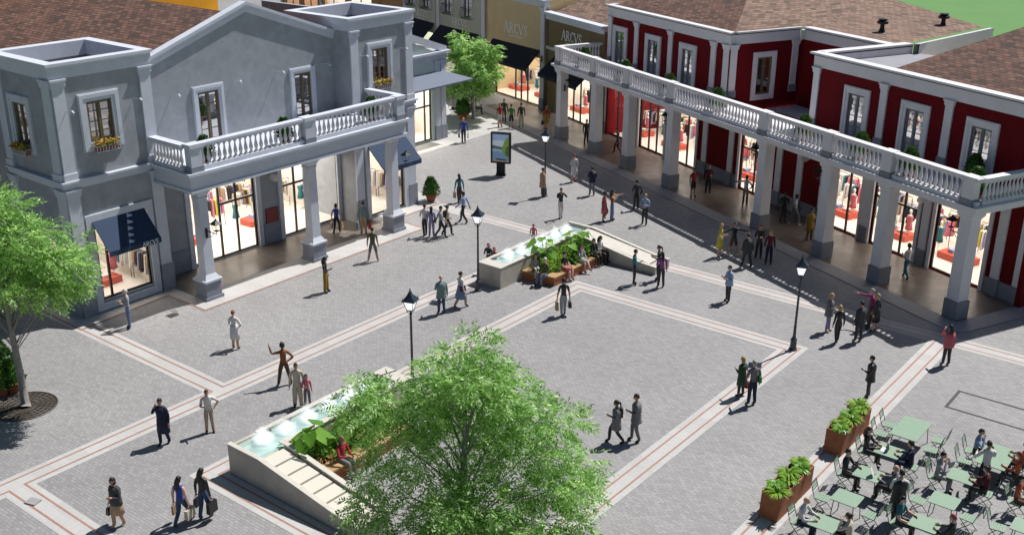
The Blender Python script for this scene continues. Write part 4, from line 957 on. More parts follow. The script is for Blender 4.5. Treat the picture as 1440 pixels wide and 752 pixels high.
        tag(root, sp['label'], 'person', sp['group'])
        sp['obj'] = root; sp['J'] = J; sp['s'] = s
        hsz = 1.0 if sp['h'] > 1.45 else 1.0 + (1.45 - sp['h']) * .55
        if sp['hs'] != 'bald':
            hb = hair_mesh(Matrix.Scale(s, 4) @ hT, hsz, sp['hs']); hb.build('hair' if sp['hs'] != 'cap' else 'cap', hc, root, smooth=True, uv=False)
        # cloth pieces that hang free of the legs
        if (kind in ('skirt', 'dress')) and not sit:
            spread = max(.0, abs(J['an0'].y - J['an1'].y)) * .25
            hem = .5 if kind == 'skirt' else .48
            if sp.get('hem'): hem = sp['hem']
            g = MB(Matrix.Scale(s, 4)); g.lathe([(.15, 1.1), (.168, 1.0), (.188, .9), (.198 + spread * .4, .72), (.205 + spread * .8, hem), (.19 + spread * .8, hem), (.17, .72)], 0, 0, 16, sy=.78)
            g.build('skirt', cloth(COL[sp['bot'] if kind == 'skirt' else sp['top']]), root, smooth=True, uv=False)
        if kind in ('skirt', 'dress') and sit:
            g = MB(Matrix.Scale(s, 4)); zc = J['pel'].z
            g.tube([(0, -.08, zc), (0, .12, zc + .0), (0, .30, zc - .01), (0, .40, zc - .03)], [.15, .165, .15, .13], 12); g.build('skirt', cloth(COL[sp['bot'] if kind == 'skirt' else sp['top']]), root, smooth=True, uv=False)
        if sp['coat']:
            cc, hemc = sp['coat']; zc = J['pel'].z; n0 = J['neckb'].z
            g = MB(Matrix.Scale(s, 4)); cy = 0
            prof = [(.08, n0 + .01), (.14, n0 - .02), (.21, n0 - .1), (.208, n0 - .22), (.192, zc + .15), (.208, zc), (.218, zc - .12)]
            if not sit and hemc < zc - .14: prof.append((.24, hemc))
            prof.append((prof[-1][0] - .02, prof[-1][1]))
            sy_ = .78
            g.lathe(prof, 0, (J['chest'].y + J['pel'].y) / 2 - .005, 18, sy=sy_); g.build('coat', cloth(COL[cc]), root, smooth=True, uv=False)
        if sp['kind'] in ('trousers', 'wtrousers') and not sit: pass
        me = o.data; bpy.data.objects.remove(o); bpy.data.meshes.remove(me)
def hand_of(sp, side):
    J = sp['J']; p = J['pm%d' % side] * sp['s']; return sp['obj'].matrix_basis @ p
def bag(sp, side, label, col, kind='handbag', size=(.28, .12, .22)):
    p = hand_of(sp, side); yaw = sp['yaw']; top = .14 if kind != 'shopping_bag' else .1
    b = MB(); w, d, h = size; b.frustum(0, 0, -top - h, -top, w / 2, d / 2, w / 2 * (.86 if kind == 'handbag' else 1), d / 2 * .8)
    o = b.build(kind, cloth(COL[col], .6)); o.location = p - Vector((0, 0, .01)); o.rotation_euler = (0, 0, yaw + PI / 2)
    tag(o, label, 'bag', 'bags carried by people')
    t = MB()
    for s in (-1, 1): t.tube([(-w * .25, s * d * .3, -top), (-w * .2, s * d * .12, -.02), (0, 0, .0), (w * .2, s * d * .12, -.02), (w * .25, s * d * .3, -top)], .007, 5)
    t.build('handle', cloth(COL['black'] if col != 'cream' else COL['tan'], .6), o)
    return o
def worn(sp, label, col, where='back'):
    J = sp['J']; s = sp['s']; b = MB()
    if where == 'back': b.lathe([(.06, -.2), (.13, -.17), (.14, 0), (.12, .14), (.05, .2)], 0, 0, 10, sy=.55); p = (J['chest'] + Vector((0, -.15, -.02))) * s
    else: b.frustum(0, 0, -.12, .12, .14, .05, .12, .04); p = (J['pel'] + Vector((.2 if where == 'right' else -.2, -.02, .08))) * s
    o = b.build('backpack' if where == 'back' else 'shoulder_bag', cloth(COL[col], .6), None, smooth=where == 'back'); o.location = sp['obj'].matrix_basis @ p; o.rotation_euler = (0, 0, sp['yaw'] + (0 if where == 'back' else PI / 2))
    tag(o, label, 'bag', 'bags carried by people')
    t = MB()
    q = lambda v: (Vector(v) * s) - p
    n = J['neckb']
    if where == 'back':
        for sx in (-1, 1): t.tube([q((sx * .1, n.y - .1, n.z - .02)), q((sx * .12, n.y, n.z + .03)), q((sx * .12, n.y + .1, n.z - .1)), q((sx * .14, n.y + .02, n.z - .3))], .014, 5)
    else:
        sg = 1 if where == 'right' else -1
        t.T = Matrix.Rotation(-PI / 2, 4, 'Z')
        t.tube([q((sg * .2, -.02, J['pel'].z + .18)), q((sg * .1, -.12, n.z - .2)), q((-sg * .08, -.03, n.z + .045)), q((0, .12, n.z - .2)), q((sg * .2, .02, J['pel'].z + .18))], .01, 5)
    t.build('strap', cloth(COL['black'], .6), o)
    return o
P = person
BG = []
S_ = 'sit'
P((-28.71, 17.55), 340, 'man in a long navy coat holding a phone to his ear', 'navy', 'navy', 'tan', 'black', arms=('down', 'ear'), coat=('navy', .48), legs='step')
P((-28.19, 19.01), 20, 'slim person in white shirt and pale capri trousers, one arm out', 'white', 'beige', 'tan', 'brown', arms=('hip', 'chest'), kind='capri', sleeve='short', h=1.65)
a1 = P((-25.74, 13.90), 330, 'woman in grey jacket and tan skirt reading her phone', 'dgrey', 'tan', 'tan', 'black', 'bob', arms=('chest', 'bag'), kind='skirt', coat=('dgrey', .8), legs='step', female=True, h=1.68, shoe='beige')
a2 = P((-24.36, 15.15), 160, 'woman in a bright blue top and dark jeans seen from behind', 'blue', 'jean', 'light', 'black', 'long', arms=('bag', 'bag'), legs='walk', sleeve='none', female=True, h=1.66)
a3 = P((-24.09, 15.75), 155, 'long haired woman in black top and jeans beside the blue top', 'black', 'jean', 'tan', 'black', 'long', arms=('bag', 'bag'), legs='step', female=True, h=1.72)
P((-32.85, 23.76), 170, 'red haired woman in a short white coat dress', 'white', 'white', 'light', 'red', 'short', arms=('chest', 'hip'), kind='dress', female=True, h=1.68)
P((-37.90, 22.24), 300, 'man in grey vest and blue trousers under the corner awning', 'lgrey', 'ljean', 'light', 'white', 'short', arms=('chest', 'chest'), coat=None, h=1.78)
P((-28.89, 22.93), 200, 'woman with short black hair waving one arm high', 'rust', 'brown', 'brown', 'black', 'afro', arms=('raise', 'hip'), legs='wide', sleeve='none', female=True, h=1.75)
a4 = P((-27.23, 22.14), 10, 'man in cream shirt and trousers by the fountain water', 'cream', 'cream', 'tan', 'black', 'short', arms=('down', 'down'), kind='wtrousers', h=1.74)
P((-26.97, 22.35), 20, 'child in a pink top beside the man in cream', 'pink', 'grey', 'light', 'brown', 'bob', h=1.3, female=True, arms=('down', 'chest'))
P((-34.43, 30.07), 80, 'woman in dark top and long mustard trousers holding a phone', 'dgrey', 'mustard', 'brown', 'black', 'long', arms=('down', 'chest'), kind='wtrousers', female=True, h=1.72)
P((-35.62, 34.23), 175, 'man in olive shirt and grey shorts seen from behind', 'olive', 'grey', 'tan', 'black', legs='wide', kind='shorts', sleeve='short', shoe='white')
a5 = P((-40.00, 35.91), 170, 'woman in blue top at the grey porch with two bags', 'blue', 'black', 'light', 'black', 'bob', arms=('bag', 'bag'), legs='walk', sleeve='none', female=True, h=1.66)
a6 = P((-38.75, 36.65), 175, 'man in pale shirt and tan trousers carrying bags', 'tgrey', 'tan', 'tan', 'black', legs='stand', arms=('bag', 'bag'), h=1.82)
P((-36.13, 38.51), 200, 'man in white sweater with an arm round his companion', 'white', 'black', 'tan', 'black', legs='step', arms=('chest', 'down'))
a7 = P((-35.79, 38.64), 180, 'black haired woman in pale lavender beside the white sweater', 'lav', 'lav', 'light', 'black', 'long', female=True, h=1.65)
P((-35.35, 38.86), 100, 'walking man in grey striped shirt', 'lgrey', 'black', 'tan', 'black', legs='walk', arms=('back', 'swing'))
a8 = P((-35.31, 39.32), 120, 'walking woman in pale top with a black bag', 'beige', 'black', 'tan', 'black', 'bun', legs='walk', arms=('swing', 'back'), female=True, h=1.68)
a9 = P((-38.48, 43.93), 200, 'long haired woman in dark teal near the poster stand', 'teal', 'dgrey', 'brown', 'black', 'long', legs='step', arms=('bag', 'bag'), female=True, h=1.7)
P((-36.00, 41.42), 240, 'walking man in bright light blue shirt and black trousers', 'lblue', 'black', 'dark', 'black', legs='walk', arms=('swing', 'back'), h=1.8)
a10 = P((-47.05, 54.23), 180, 'man in vivid blue sweater by the green annex', 'blue', 'navy', 'tan', 'blond', legs='step', arms=('bag', 'bag'))
P((-28.77, 31.58), 200, 'bald man in long teal grey shirt and jeans', 'tgrey', 'jean', 'light', 'grey', 'bald', arms=('chest', 'down'), coat=('tgrey', .75), h=1.8)
a11 = P((-28.58, 32.63), 130, 'woman in white blouse and blue skirt walking by the lamp', 'white', 'skirtblue', 'tan', 'black', 'bun', legs='walk', arms=('swing', 'down'), kind='skirt', female=True, h=1.72)
P((-30.29, 36.62), 330, 'rose haired person behind the fountain wall near the lamp', 'dgrey', 'grey', 'light', 'rose', 'bob', arms=('chest', 'chest'), h=1.5)
P((-30.14, 36.87), 330, 'pink haired child at the end of the fountain', 'pink', 'grey', 'light', 'rose', 'bob', h=1.25)
P((-30.92, 40.96), 350, 'small child in pink behind the water jets', 'pink', 'cream', 'light', 'red', 'short', h=1.15)
P((-32.38, 45.33), 20, 'man in dark jacket and white trousers taking a photo', 'dgrey', 'white', 'tan', 'black', arms=('camera', 'camera'), legs='step')
P((-35.46, 47.81), 120, 'woman in tan coat beside the lamp post', 'tan', 'black', 'tan', 'black', 'bun', coat=('tan', .6), female=True)
P((-35.80, 51.43), 200, 'red haired woman in a white dress at the shade edge', 'white', 'white', 'light', 'red', 'short', kind='dress', arms=('chest', 'down'), female=True)
P((-33.41, 49.85), 180, 'man in dark jacket and grey trousers standing with back turned', 'black', 'grey', 'tan', 'black', arms=('chest', 'chest'), coat=('navy', .8))
P((-30.27, 46.43), 60, 'woman in a coral pink dress with one knee raised', 'coral', 'coral', 'brown', 'black', 'afro', kind='dress', legs='knee', sleeve='none', female=True, h=1.68)
P((-30.01, 46.80), 80, 'long haired woman in wide blue trousers raising a phone', 'rust', 'ljean', 'tan', 'black', 'long', kind='wtrousers', arms=('point', 'camera'), sleeve='none', female=True)
P((-29.99, 49.22), 200, 'man in dark grey suit at the shadow edge of the red arcade', 'dgrey', 'black', 'tan', 'black', arms=('chest', 'pocket'))
P((-28.25, 47.32), 330, 'man in pale blue shirt and black trousers with hands joined', 'lblue', 'black', 'light', 'blond', arms=('chest', 'chest'))
P((-24.10, 39.70), 90, 'man in bright teal shirt beside the low fountain end', 'teal', 'black', 'tan', 'black', arms=('down', 'chest'))
P((-22.95, 40.20), 190, 'black haired woman in purple top talking', 'purple', 'black', 'tan', 'black', 'long', female=True, arms=('cross', 'down'))
P((-23.51, 40.87), 270, 'woman in black behind the purple top', 'black', 'black', 'tan', 'black', 'tail', female=True, arms=('chest', 'chest'))
a12 = P((-24.54, 34.72), 190, 'woman in black with tan shopping bag crossing the square', 'black', 'lgrey', 'tan', 'black', 'afro', legs='step', arms=('bag', 'bag'), sleeve='short', female=True)
P((-19.75, 40.64), 290, 'man in pale grey shirt reading a tablet alone', 'lblue', 'black', 'tan', 'black', arms=('chest', 'chest'), coat=('lblue', .85))
P((-22.78, 45.49), 60, 'blond woman in a yellow dress', 'yellow', 'yellow', 'light', 'blond', 'bob', kind='dress', arms=('chest', 'chest'), sleeve='short', female=True)
P((-22.35, 46.10), 10, 'man in black shirt and shorts spreading his arms', 'black', 'brown', 'tan', 'black', kind='shorts', arms=('wide', 'wide'), legs='wide', shoe='white')
P((-21.06, 45.01), 180, 'man in black facing the group with back to the square', 'black', 'black', 'light', 'black', legs='wide', coat=('dgrey', .75))
P((-21.18, 46.54), 340, 'redhead in black jacket holding papers', 'black', 'black', 'light', 'red', 'bob', arms=('chest', 'chest'), female=True)
P((-20.44, 46.13), 350, 'blond person in maroon top and jeans', 'maroon', 'navy', 'light', 'blond', 'long', female=True)
P((-28.71, 53.36), 30, 'person in bright red shirt in the arcade shade', 'red', 'black', 'tan', 'black', kind='shorts', sleeve='short')
P((-28.37, 54.54), 350, 'person in dark red shirt and black trousers in the arcade', 'maroon', 'black', 'tan', 'black', arms=('chest', 'down'))
P((-25.67, 53.94), 150, 'man in white shirt and tan shorts at the narrow shop window', 'white', 'tan', 'dark', 'black', kind='shorts', arms=('wide', 'hip'), sleeve='short')
P((-22.63, 52.39), 0, 'dark clothed person by the red wall in the arcade', 'black', 'dgrey', 'dark', 'black', arms=('chest', 'chest'))
P((-22.00, 52.45), 90, 'man in white shirt walking in the arcade', 'white', 'grey', 'dark', 'black', legs='walk', sleeve='short', arms=('swing', 'back'), shoe='white')
P((-20.32, 50.60), 20, 'person in a mustard coat beside a white arcade column', 'mustard', 'brown', 'tan', 'black', coat=('mustard', .6), arms=('chest', 'down'))
P((-14.56, 48.52), 200, 'woman in white blouse and teal trousers under the arcade', 'white', 'teal', 'dark', 'black', 'afro', legs='walk', arms=('chest', 'swing'), female=True)
P((-14.98, 40.40), 60, 'blond person in grey jacket and lavender trousers', 'grey', 'lav', 'light', 'blond', 'bob', arms=('down', 'chest'), coat=('grey', .75), female=True, shoe='tan')
P((-14.23, 39.58), 190, 'golden haired woman in black with a shoulder bag', 'black', 'black', 'light', 'blond', 'bob', legs='step', female=True, h=1.68)
P((-13.60, 40.26), 200, 'man in dark grey suit seen from behind', 'dgrey', 'dgrey', 'tan', 'black', legs='stand', coat=('dgrey', .75), h=1.8)
P((-13.44, 41.65), 230, 'pale haired woman in a short black dress', 'black', 'black', 'light', 'blond', 'short', kind='dress', female=True, h=1.72)
P((-13.77, 41.85), 270, 'man in magenta shirt stretching out one arm', 'magenta', 'black', 'light', 'grey', arms=('down', 'point'), h=1.8)
P((-11.42, 35.71), 250, 'man in black suit standing alone near the cafe planters', 'black', 'black', 'tan', 'black', arms=('chest', 'down'), coat=('black', .75))
P((-10.08, 40.34), 190, 'woman in a pink top and black trousers with long hair', 'coral', 'black', 'tan', 'black', 'long', female=True, h=1.72, arms=('camera', 'down'), coat=('coral', .9))
a13 = P((-16.92, 27.20), 270, 'ponytailed woman in a grey coat stepping left', 'grey', 'black', 'brown', 'black', 'tail', legs='walk', coat=('grey', .62), female=True, arms=('chest', 'down'), h=1.66)
P((-16.45, 27.70), 270, 'man in a grey suit with beard behind the woman in grey coat', 'grey', 'grey', 'tan', 'brown', legs='step', arms=('chest', 'down'), h=1.82, coat=('grey', .75))
a14 = P((-15.15, 32.90), 220, 'blond woman in dark green coat holding a red bag', 'dgreen', 'black', 'light', 'blond', 'bob', coat=('dgreen', .55), arms=('chest', 'bag'), female=True, h=1.62)
a15 = P((-14.54, 32.55), 200, 'grey haired man in grey vest with a green bag', 'grey', 'navy', 'light', 'grey', arms=('chest', 'down'), h=1.8)
P((-47.94, 59.29), 20, 'woman in red top and white skirt in the back street shade', 'red', 'white', 'tan', 'brown', 'long', kind='shorts', sleeve='short', female=True)
P((-48.66, 60.68), 340, 'person in dark green talking in the back street', 'dgreen', 'black', 'tan', 'black')
P((-47.17, 59.65), 190, 'person in green top and dark shorts in the back street', 'green', 'navy', 'tan', 'black', kind='shorts', sleeve='short')
P((-46.62, 60.11), 200, 'tall person with dark jacket and beige trousers in the back street', 'dgrey', 'beige', 'tan', 'black', h=1.85)
a16 = P((-44.97, 60.93), 320, 'woman in red with orange skirt carrying a black bag', 'red', 'mustard', 'tan', 'black', 'long', kind='skirt', arms=('bag', 'bag'), female=True)
P((-40.35, 59.29), 30, 'person in dark clothes between the first arcade columns', 'black', 'black', 'tan', 'black')
P((-37.37, 58.63), 260, 'walking person in dark grey between the arcade columns', 'dgrey', 'black', 'tan', 'black', legs='walk')
# seated on the timber planter benches of the fountains
def seat(loc, f, label, z=.45, **k):
    k.setdefault('legs', 'sit'); k['z'] = z - .45
    return P(loc, f, label, **k)
seat((-27.95, 37.2), 20, 'small child in grey seated at the corner of the planter bench', top='lgrey', bot='white', hair='red', h=1.15, z=.62, group='people seated on the planter benches')
seat((-27.3, 37.1), 10, 'elderly man in olive jacket and jeans seated on the planter bench', top='olive', bot='ljean', hair='white', arms=('lap', 'lap'), group='people seated on the planter benches', absyaw=-PI / 2 - .1)
seat((-27.05, 38.25), 60, 'woman in black top and coral skirt seated on the planter bench', top='black', bot='coral', hair='black', hs='bun', kind='skirt', sleeve='short', female=True, arms=('lap', 'lap'), absyaw=.0, group='people seated on the planter benches')
seat((-27.05, 39.6), 60, 'woman in grey dress seated on the bench with legs stretched', top='lgrey', bot='lgrey', hair='brown', hs='long', kind='dress', female=True, arms=('lap', 'face'), absyaw=-.15, legs='sitx', group='people seated on the planter benches')
seat((-27.05, 40.65), 60, 'man in black waistcoat seated beside a woman on the bench', top='black', bot='black', hair='black', arms=('lap', 'table'), absyaw=.0, group='people seated on the planter benches')
seat((-27.0, 41.15), 60, 'woman in white blouse seated at the far end of the bench', top='white', bot='black', hair='black', hs='long', female=True, arms=('lap', 'chest'), absyaw=.05, group='people seated on the planter benches')
seat((-22.75, 20.1), 60, 'man in red shirt and grey trousers seated among the big leaves', top='red', bot='grey', skin='brown', hair='black', hs='bald', arms=('lap', 'table'), absyaw=.1, group='people seated on the planter benches')
# cafe guests, seated at their tables
CG = 'guests at the green cafe tables'
def guest(tx, ty, side, label, **k):
    x = tx + side * .74; yaw = 0 if side < 0 else PI
    return P((x, ty), 0, label, legs='sit', absyaw=yaw, z=.02, group=CG, **k)
guest(-9.07, 31.25, -1, 'long haired woman in black working on a laptop', top='black', bot='black', hair='brown', hs='long', arms=('table', 'table'), female=True)
guest(-9.07, 31.25, 1, 'man in dark suit seen from behind, leaning on the laptop table', top='navy', bot='navy', hair='black', arms=('table', 'table'), lean=.12)
guest(-9.07, 29.5, -1, 'man in black suit facing the newspaper reader', top='black', bot='black', hair='black', arms=('table', 'lap'))
guest(-9.07, 29.5, 1, 'bald man in grey waistcoat reading a newspaper', top='grey', bot='black', hair='rose', hs='bald', arms=('table', 'table'), lean=-.12)
guest(-9.07, 26.15, -1, 'bald man in white shirt at the table by the first planter', top='white', bot='navy', hair='white', hs='bald', arms=('table', 'table'), lean=.15)
guest(-9.07, 26.15, 1, 'brown haired woman in cream facing the bald man in white', top='cream', bot='black', hair='brown', hs='bun', arms=('face', 'lap'), female=True, lean=.1)
guest(-6.25, 33.45, -1, 'man in blue grey shirt at the far big table', top='lblue', bot='black', hair='brown', arms=('table', 'face'), lean=.1)
guest(-6.25, 32.7, 1, 'red haired woman in orange top at the far big table', top='orange', bot='dgrey', hair='red', hs='long', arms=('table', 'face'), female=True)
guest(-6.25, 33.5, 1, 'grey haired guest in grey at the far big table', top='grey', bot='dgrey', hair='grey', arms=('table', 'table'))
guest(-6.75, 31.2, -1, 'man in pale grey suit holding his face at a cafe table', top='lgrey', bot='lgrey', hair='black', arms=('face', 'face'), lean=.1)
guest(-6.75, 31.2, 1, 'dark haired woman in maroon opposite the pale grey suit', top='maroon', bot='black', hair='brown', hs='bun', arms=('table', 'table'), female=True, lean=.1)
guest(-6.8, 27.95, -1, 'person in bright teal shirt at the nearest cafe table', top='teal', bot='black', hair='black', sleeve='short', arms=('table', 'lap'))
guest(-6.8, 27.95, 1, 'rose haired person in black at the nearest cafe table', top='black', bot='dgrey', hair='rose', arms=('table', 'table'))
guest(-4.4, 31.3, -1, 'black haired woman in orange at the right edge table', top='orange', bot='brown', hair='black', hs='long', arms=('table', 'table'), female=True, sleeve='short')
P((-7.83, 28.61), 170, 'waiter in white shirt and long black apron, back turned', 'white', 'black', 'tan', 'black', coat=('black', .4), arms=('chest', 'chest'), h=1.8, legs='step')
P((-6.3, 31.98), 180, 'waiter in white shirt serving the far big table', 'white', 'navy', 'tan', 'brown', arms=('table', 'table'), h=1.8, coat=None)
# seated in the back street
seat((-53.08, 59.98), 60, 'person in white seated by the pot in the back street', absyaw=0.3, top='white', bot='black', hair='brown', z=.47, arms=('lap', 'lap'))
seat((-52.98, 61.60), 200, 'person in pale shirt seated near the small tree', absyaw=2.0, top='cream', bot='black', hair='black', z=.47, arms=('lap', 'lap'))
seat((-51.86, 61.29), 90, 'rightmost seated person in white in the back street', absyaw=0.5, top='white', bot='dgrey', hair='black', z=.47, arms=('lap', 'table'))
build_people()
bag(a1, 1, 'black handbag held by the woman in grey jacket', 'black')
bag(a2, 0, 'slim brown bag in the left hand of the woman in blue', 'tan', 'shopping_bag', (.2, .08, .3)); bag(a2, 1, 'cream shopping bag carried by the woman in blue', 'cream', 'shopping_bag', (.36, .14, .3))
bag(a3, 0, 'small black tote in the left hand of the woman in black', 'black', 'handbag', (.24, .12, .26)); bag(a3, 1, 'large black shopping bag beside jeans', 'black', 'shopping_bag', (.36, .14, .36))
bag(a5, 0, 'cream paper bag carried towards the grey shop door', 'cream', 'shopping_bag', (.24, .1, .3)); bag(a5, 1, 'tan paper bag carried towards the grey shop door', 'tan', 'shopping_bag', (.28, .1, .32))
bag(a6, 0, 'blue grey shopping bag of the man in tan trousers', 'tgrey', 'shopping_bag', (.3, .12, .4)); bag(a6, 1, 'red shopping bag of the man in tan trousers', 'red', 'shopping_bag', (.26, .12, .34))
bag(a9, 0, 'tan bag held by the woman in dark teal', 'tan', 'shopping_bag', (.26, .12, .32)); bag(a9, 1, 'cream bag held by the woman in dark teal', 'cream', 'shopping_bag', (.22, .1, .28))
bag(a10, 0, 'dark bag in the hand of the man in vivid blue', 'black', 'shopping_bag', (.26, .12, .28)); bag(a10, 1, 'white bag in the hand of the man in vivid blue', 'white', 'shopping_bag', (.2, .1, .34))
bag(a12, 0, 'tan shopping bag of the woman in black with curly hair', 'tan', 'shopping_bag', (.26, .12, .36)); bag(a12, 1, 'round black handbag of the woman with curly hair', 'black', 'handbag', (.26, .14, .24))
bag(a16, 1, 'black bag beside the orange skirt in the back street', 'black', 'handbag', (.34, .14, .3)); bag(a14, 1, 'red bag held against the dark green coat', 'red', 'handbag', (.26, .12, .28))
worn(a8, 'black backpack worn over a pale top', 'black'); worn(a7, 'small black shoulder bag on lavender clothes', 'black', 'right'); worn(a11, 'dark red shoulder bag by the white blouse', 'maroon', 'right')
worn(a13, 'black rucksack on the grey coat', 'black'); worn(a15, 'bright green bag on the grey vest', 'green', 'right')
# ---------------------------------------------------------------- leaves, shrubs, trees
def np_mesh(name, V_, F_, mats, parent=None, mi=None, smooth=False):
    """V_ (n,3), F_ (m,4) quads"""
    me = bpy.data.meshes.new(name); n = len(V_); m = len(F_); k = F_.shape[1]
    me.vertices.add(n); me.vertices.foreach_set('co', np.asarray(V_, np.float32).ravel())
    me.loops.add(m * k); me.loops.foreach_set('vertex_index', F_.astype(np.int32).ravel())
    me.polygons.add(m); me.polygons.foreach_set('loop_start', np.arange(0, m * k, k, dtype=np.int32)); me.polygons.foreach_set('loop_total', np.full(m, k, dtype=np.int32))
    if mi is not None: me.polygons.foreach_set('material_index', mi.astype(np.int32))
    me.update(calc_edges=True); me.validate()
    for q in (mats if isinstance(mats, (list, tuple)) else [mats]): me.materials.append(q)
    o = bpy.data.objects.new(name, me); C.objects.link(o); o.parent = parent; return o
def leaf_quads(P0, D, Nn, L, W):
    """diamond leaves: base P0, direction D, side vector Nn"""
    a = P0; b_ = P0 + D * (L * .45)[:, None] + Nn * (W / 2)[:, None]; c = P0 + D * L[:, None]; d = P0 + D * (L * .45)[:, None] - Nn * (W / 2)[:, None]
    V_ = np.stack([a, b_, c, d], 1).reshape(-1, 3); F_ = np.arange(len(V_)).reshape(-1, 4); return V_, F_
def unit(v): return v / np.maximum(1e-9, np.linalg.norm(v, axis=-1, keepdims=True))
def sprays(rs, P0, D, npair=5, L=.32, l=.13, w=.045, droop=.25):
    """pinnate compound leaves along D from P0"""
    n = len(P0); D = unit(D); up = np.tile([0, 0, 1.], (n, 1)) + rs.normal(0, .35, (n, 3)); S = unit(np.cross(D, up)); Nn = unit(np.cross(S, D))
    Vs = []; 
    for i in range(npair + 1):
        t = (i + .6) / (npair + .6); base = P0 + D * (L * t) - np.array([0, 0, 1]) * (droop * L * t * t)
        for sg in ((-1, 1) if i < npair else (0,)):
            d = unit(D * .62 + S * sg * .8 + Nn * rs.normal(.05, .2, (n, 1)) - np.array([0, 0, .22])); side = unit(np.cross(d, Nn + rs.normal(0, .25, (n, 3))))
            ll = l * rs.uniform(.75, 1.2, n); v, _ = leaf_quads(base, d, side, ll, w * rs.uniform(.8, 1.2, n)); Vs.append(v)
    V_ = np.concatenate(Vs); return V_, np.arange(len(V_)).reshape(-1, 4)
def make_tree(name, label, loc, H, radf, zlo, ncl, nsp, seed, trunk_r=.13, lean=(0, 0), group=None, clr=.75, L=.34, l=.14, w=.05, off=(0, 0), lobes=None):
    """tapered trunk, forking limbs, crown = many drooping pinnate sprays gathered in clumps with gaps between"""
    rs = np.random.RandomState(seed); t = thing(name, label, 'tree', (loc[0], loc[1], 0), 0, group)
    top = np.array([lean[0], lean[1], H * .8]); b = MB()
    tp = [np.array([0, 0, 0]) + top * k + np.array([.06 * math.sin(7 * k + seed), .06 * math.cos(5 * k), 0]) * (k > 0) for k in (0, .02, .15, .35, .55, .75, 1)]
    b.tube([tuple(q) for q in tp], [trunk_r * 1.6, trunk_r * 1.15, trunk_r, trunk_r * .85, trunk_r * .62, trunk_r * .4, trunk_r * .15], 10)
    cl = []
    while len(cl) < ncl:
        z = rs.uniform(zlo, H); r = radf(z) * math.sqrt(rs.uniform(.12, 1)); a = rs.uniform(0, 2 * PI)
        r *= 1 + .22 * math.sin(3 * a + seed) * math.cos(z * 1.7 + a)
        p = np.array([off[0] + r * math.cos(a), off[1] + r * math.sin(a), z])
        if lobes:
            lb_ = lobes[len(cl) % len(lobes)]; v = unit(rs.normal(0, 1, 3)) * lb_[3] * rs.uniform(.3, 1) ** .5; q0 = cr * (lb_[0] + v[0]) + cf * (lb_[1] + v[1]); p = np.array([q0.x, q0.y, lb_[2] + v[2] * .85])
        if all(np.linalg.norm(p - q) > clr * .62 for q in cl): cl.append(p)
        elif rs.rand() < .01: cl.append(p)
    bo = b.build('trunk', M['bark'], t, smooth=True, uv=False)
    lb = MB(); PP = []; DD = []
    for i, p in enumerate(cl):
        k = min(.95, max(.22, (p[2] - 1.0 - .55 * np.linalg.norm(p[:2]) + rs.normal(0, .25)) / top[2])); s0 = top * k
        mid = s0 * .5 + p * .5 + np.array([0, 0, .22]) + rs.normal(0, .22, 3)
        lb.tube([tuple(s0), tuple(mid), tuple(p)], [.02 * trunk_r / .13, .013, .005], 5)
        n = int(nsp * rs.uniform(.6, 1.35)); rr = clr * rs.uniform(.7, 1.15)
        q = unit(rs.normal(0, 1, (n, 3))) * rr * rs.uniform(.15, 1, (n, 1)) ** .6; q[:, 2] *= .62
        PP.append(p + q * .8); out = unit(p * np.array([1, 1, .0]) + np.array([0, 0, .25])); DD.append(unit(q) * .9 + out * .55 + np.array([0, 0, -.12]))
        for j in range(3):
            e = p + q[j] * .9; lb.tube([tuple(p), tuple(e)], [.009, .004], 4)
    lb.build('limbs', M['bark'], t, smooth=True, uv=False)
    V_, F_ = sprays(rs, np.concatenate(PP), np.concatenate(DD), 5, L, l, w); np_mesh('crown', V_, F_, M['leaf'], t)
    return t
def interp(tab):
    return lambda z: float(np.interp(z, [q[0] for q in tab], [q[1] for q in tab]))
cr = Vector((.785, .619)); cf = Vector((-.619, .785))
make_tree('ash_tree', 'large light green tree with feathery leaves in front of the long fountain', (-16.5, 18.95), 6.9, interp([(0, 1), (9, 1)]), 1.9, 96, 44, 8, .15, clr=.76, L=.44, l=.165, w=.05,
          lobes=[(.1, 0, 6.2, .8), (-.7, .3, 5.3, .8), (.9, .2, 5.3, .7), (.1, .6, 4.3, .9), (-1.6, 0, 3.9, .95), (2.0, .3, 3.9, .95), (2.95, -.2, 2.9, .95), (-2.1, -.3, 2.5, 1.0), (-.9, 1.5, 3.6, .9), (1.7, -.7, 2.2, 1.1), (-2.5, .4, 4.9, .45), (2.3, -1.3, 1.8, .9), (.3, -1.2, 2.9, .8), (.9, -1.6, 1.7, .9), (-.9, -.8, 1.6, .9), (.9, 1.4, 3.4, .9)])
make_tree('ash_tree', 'light green tree growing from a round iron grate beside the grey corner', (-34.85, 15.95), 8.6, interp([(3.6, 2.4), (4.4, 3.4), (5.5, 3.8), (6.8, 3.1), (8.6, 1.5)]), 3.9, 84, 38, 11, .135, clr=.75, L=.44, l=.175, w=.055,
          lobes=[(-.6, 0, 7.4, 1.2), (-1.9, 0, 6.3, 1.5), (.8, 0, 6.2, 1.2), (1.9, 0, 5.4, 1.1), (-.3, -1, 5.6, 1.4), (-1, 1, 6.7, 1.3), (-2.6, 0, 5.1, 1.2), (.9, .4, 4.9, 1.0)])
make_tree('ash_tree', 'small round green tree before the sage and beige shops', (-51.17, 60.06), 6.1, interp([(1.6, 1.2), (2.6, 1.9), (4.2, 2.05), (6.1, 1.0)]), 1.7, 56, 40, 3, .1, clr=.75, L=.42, l=.2, w=.085)
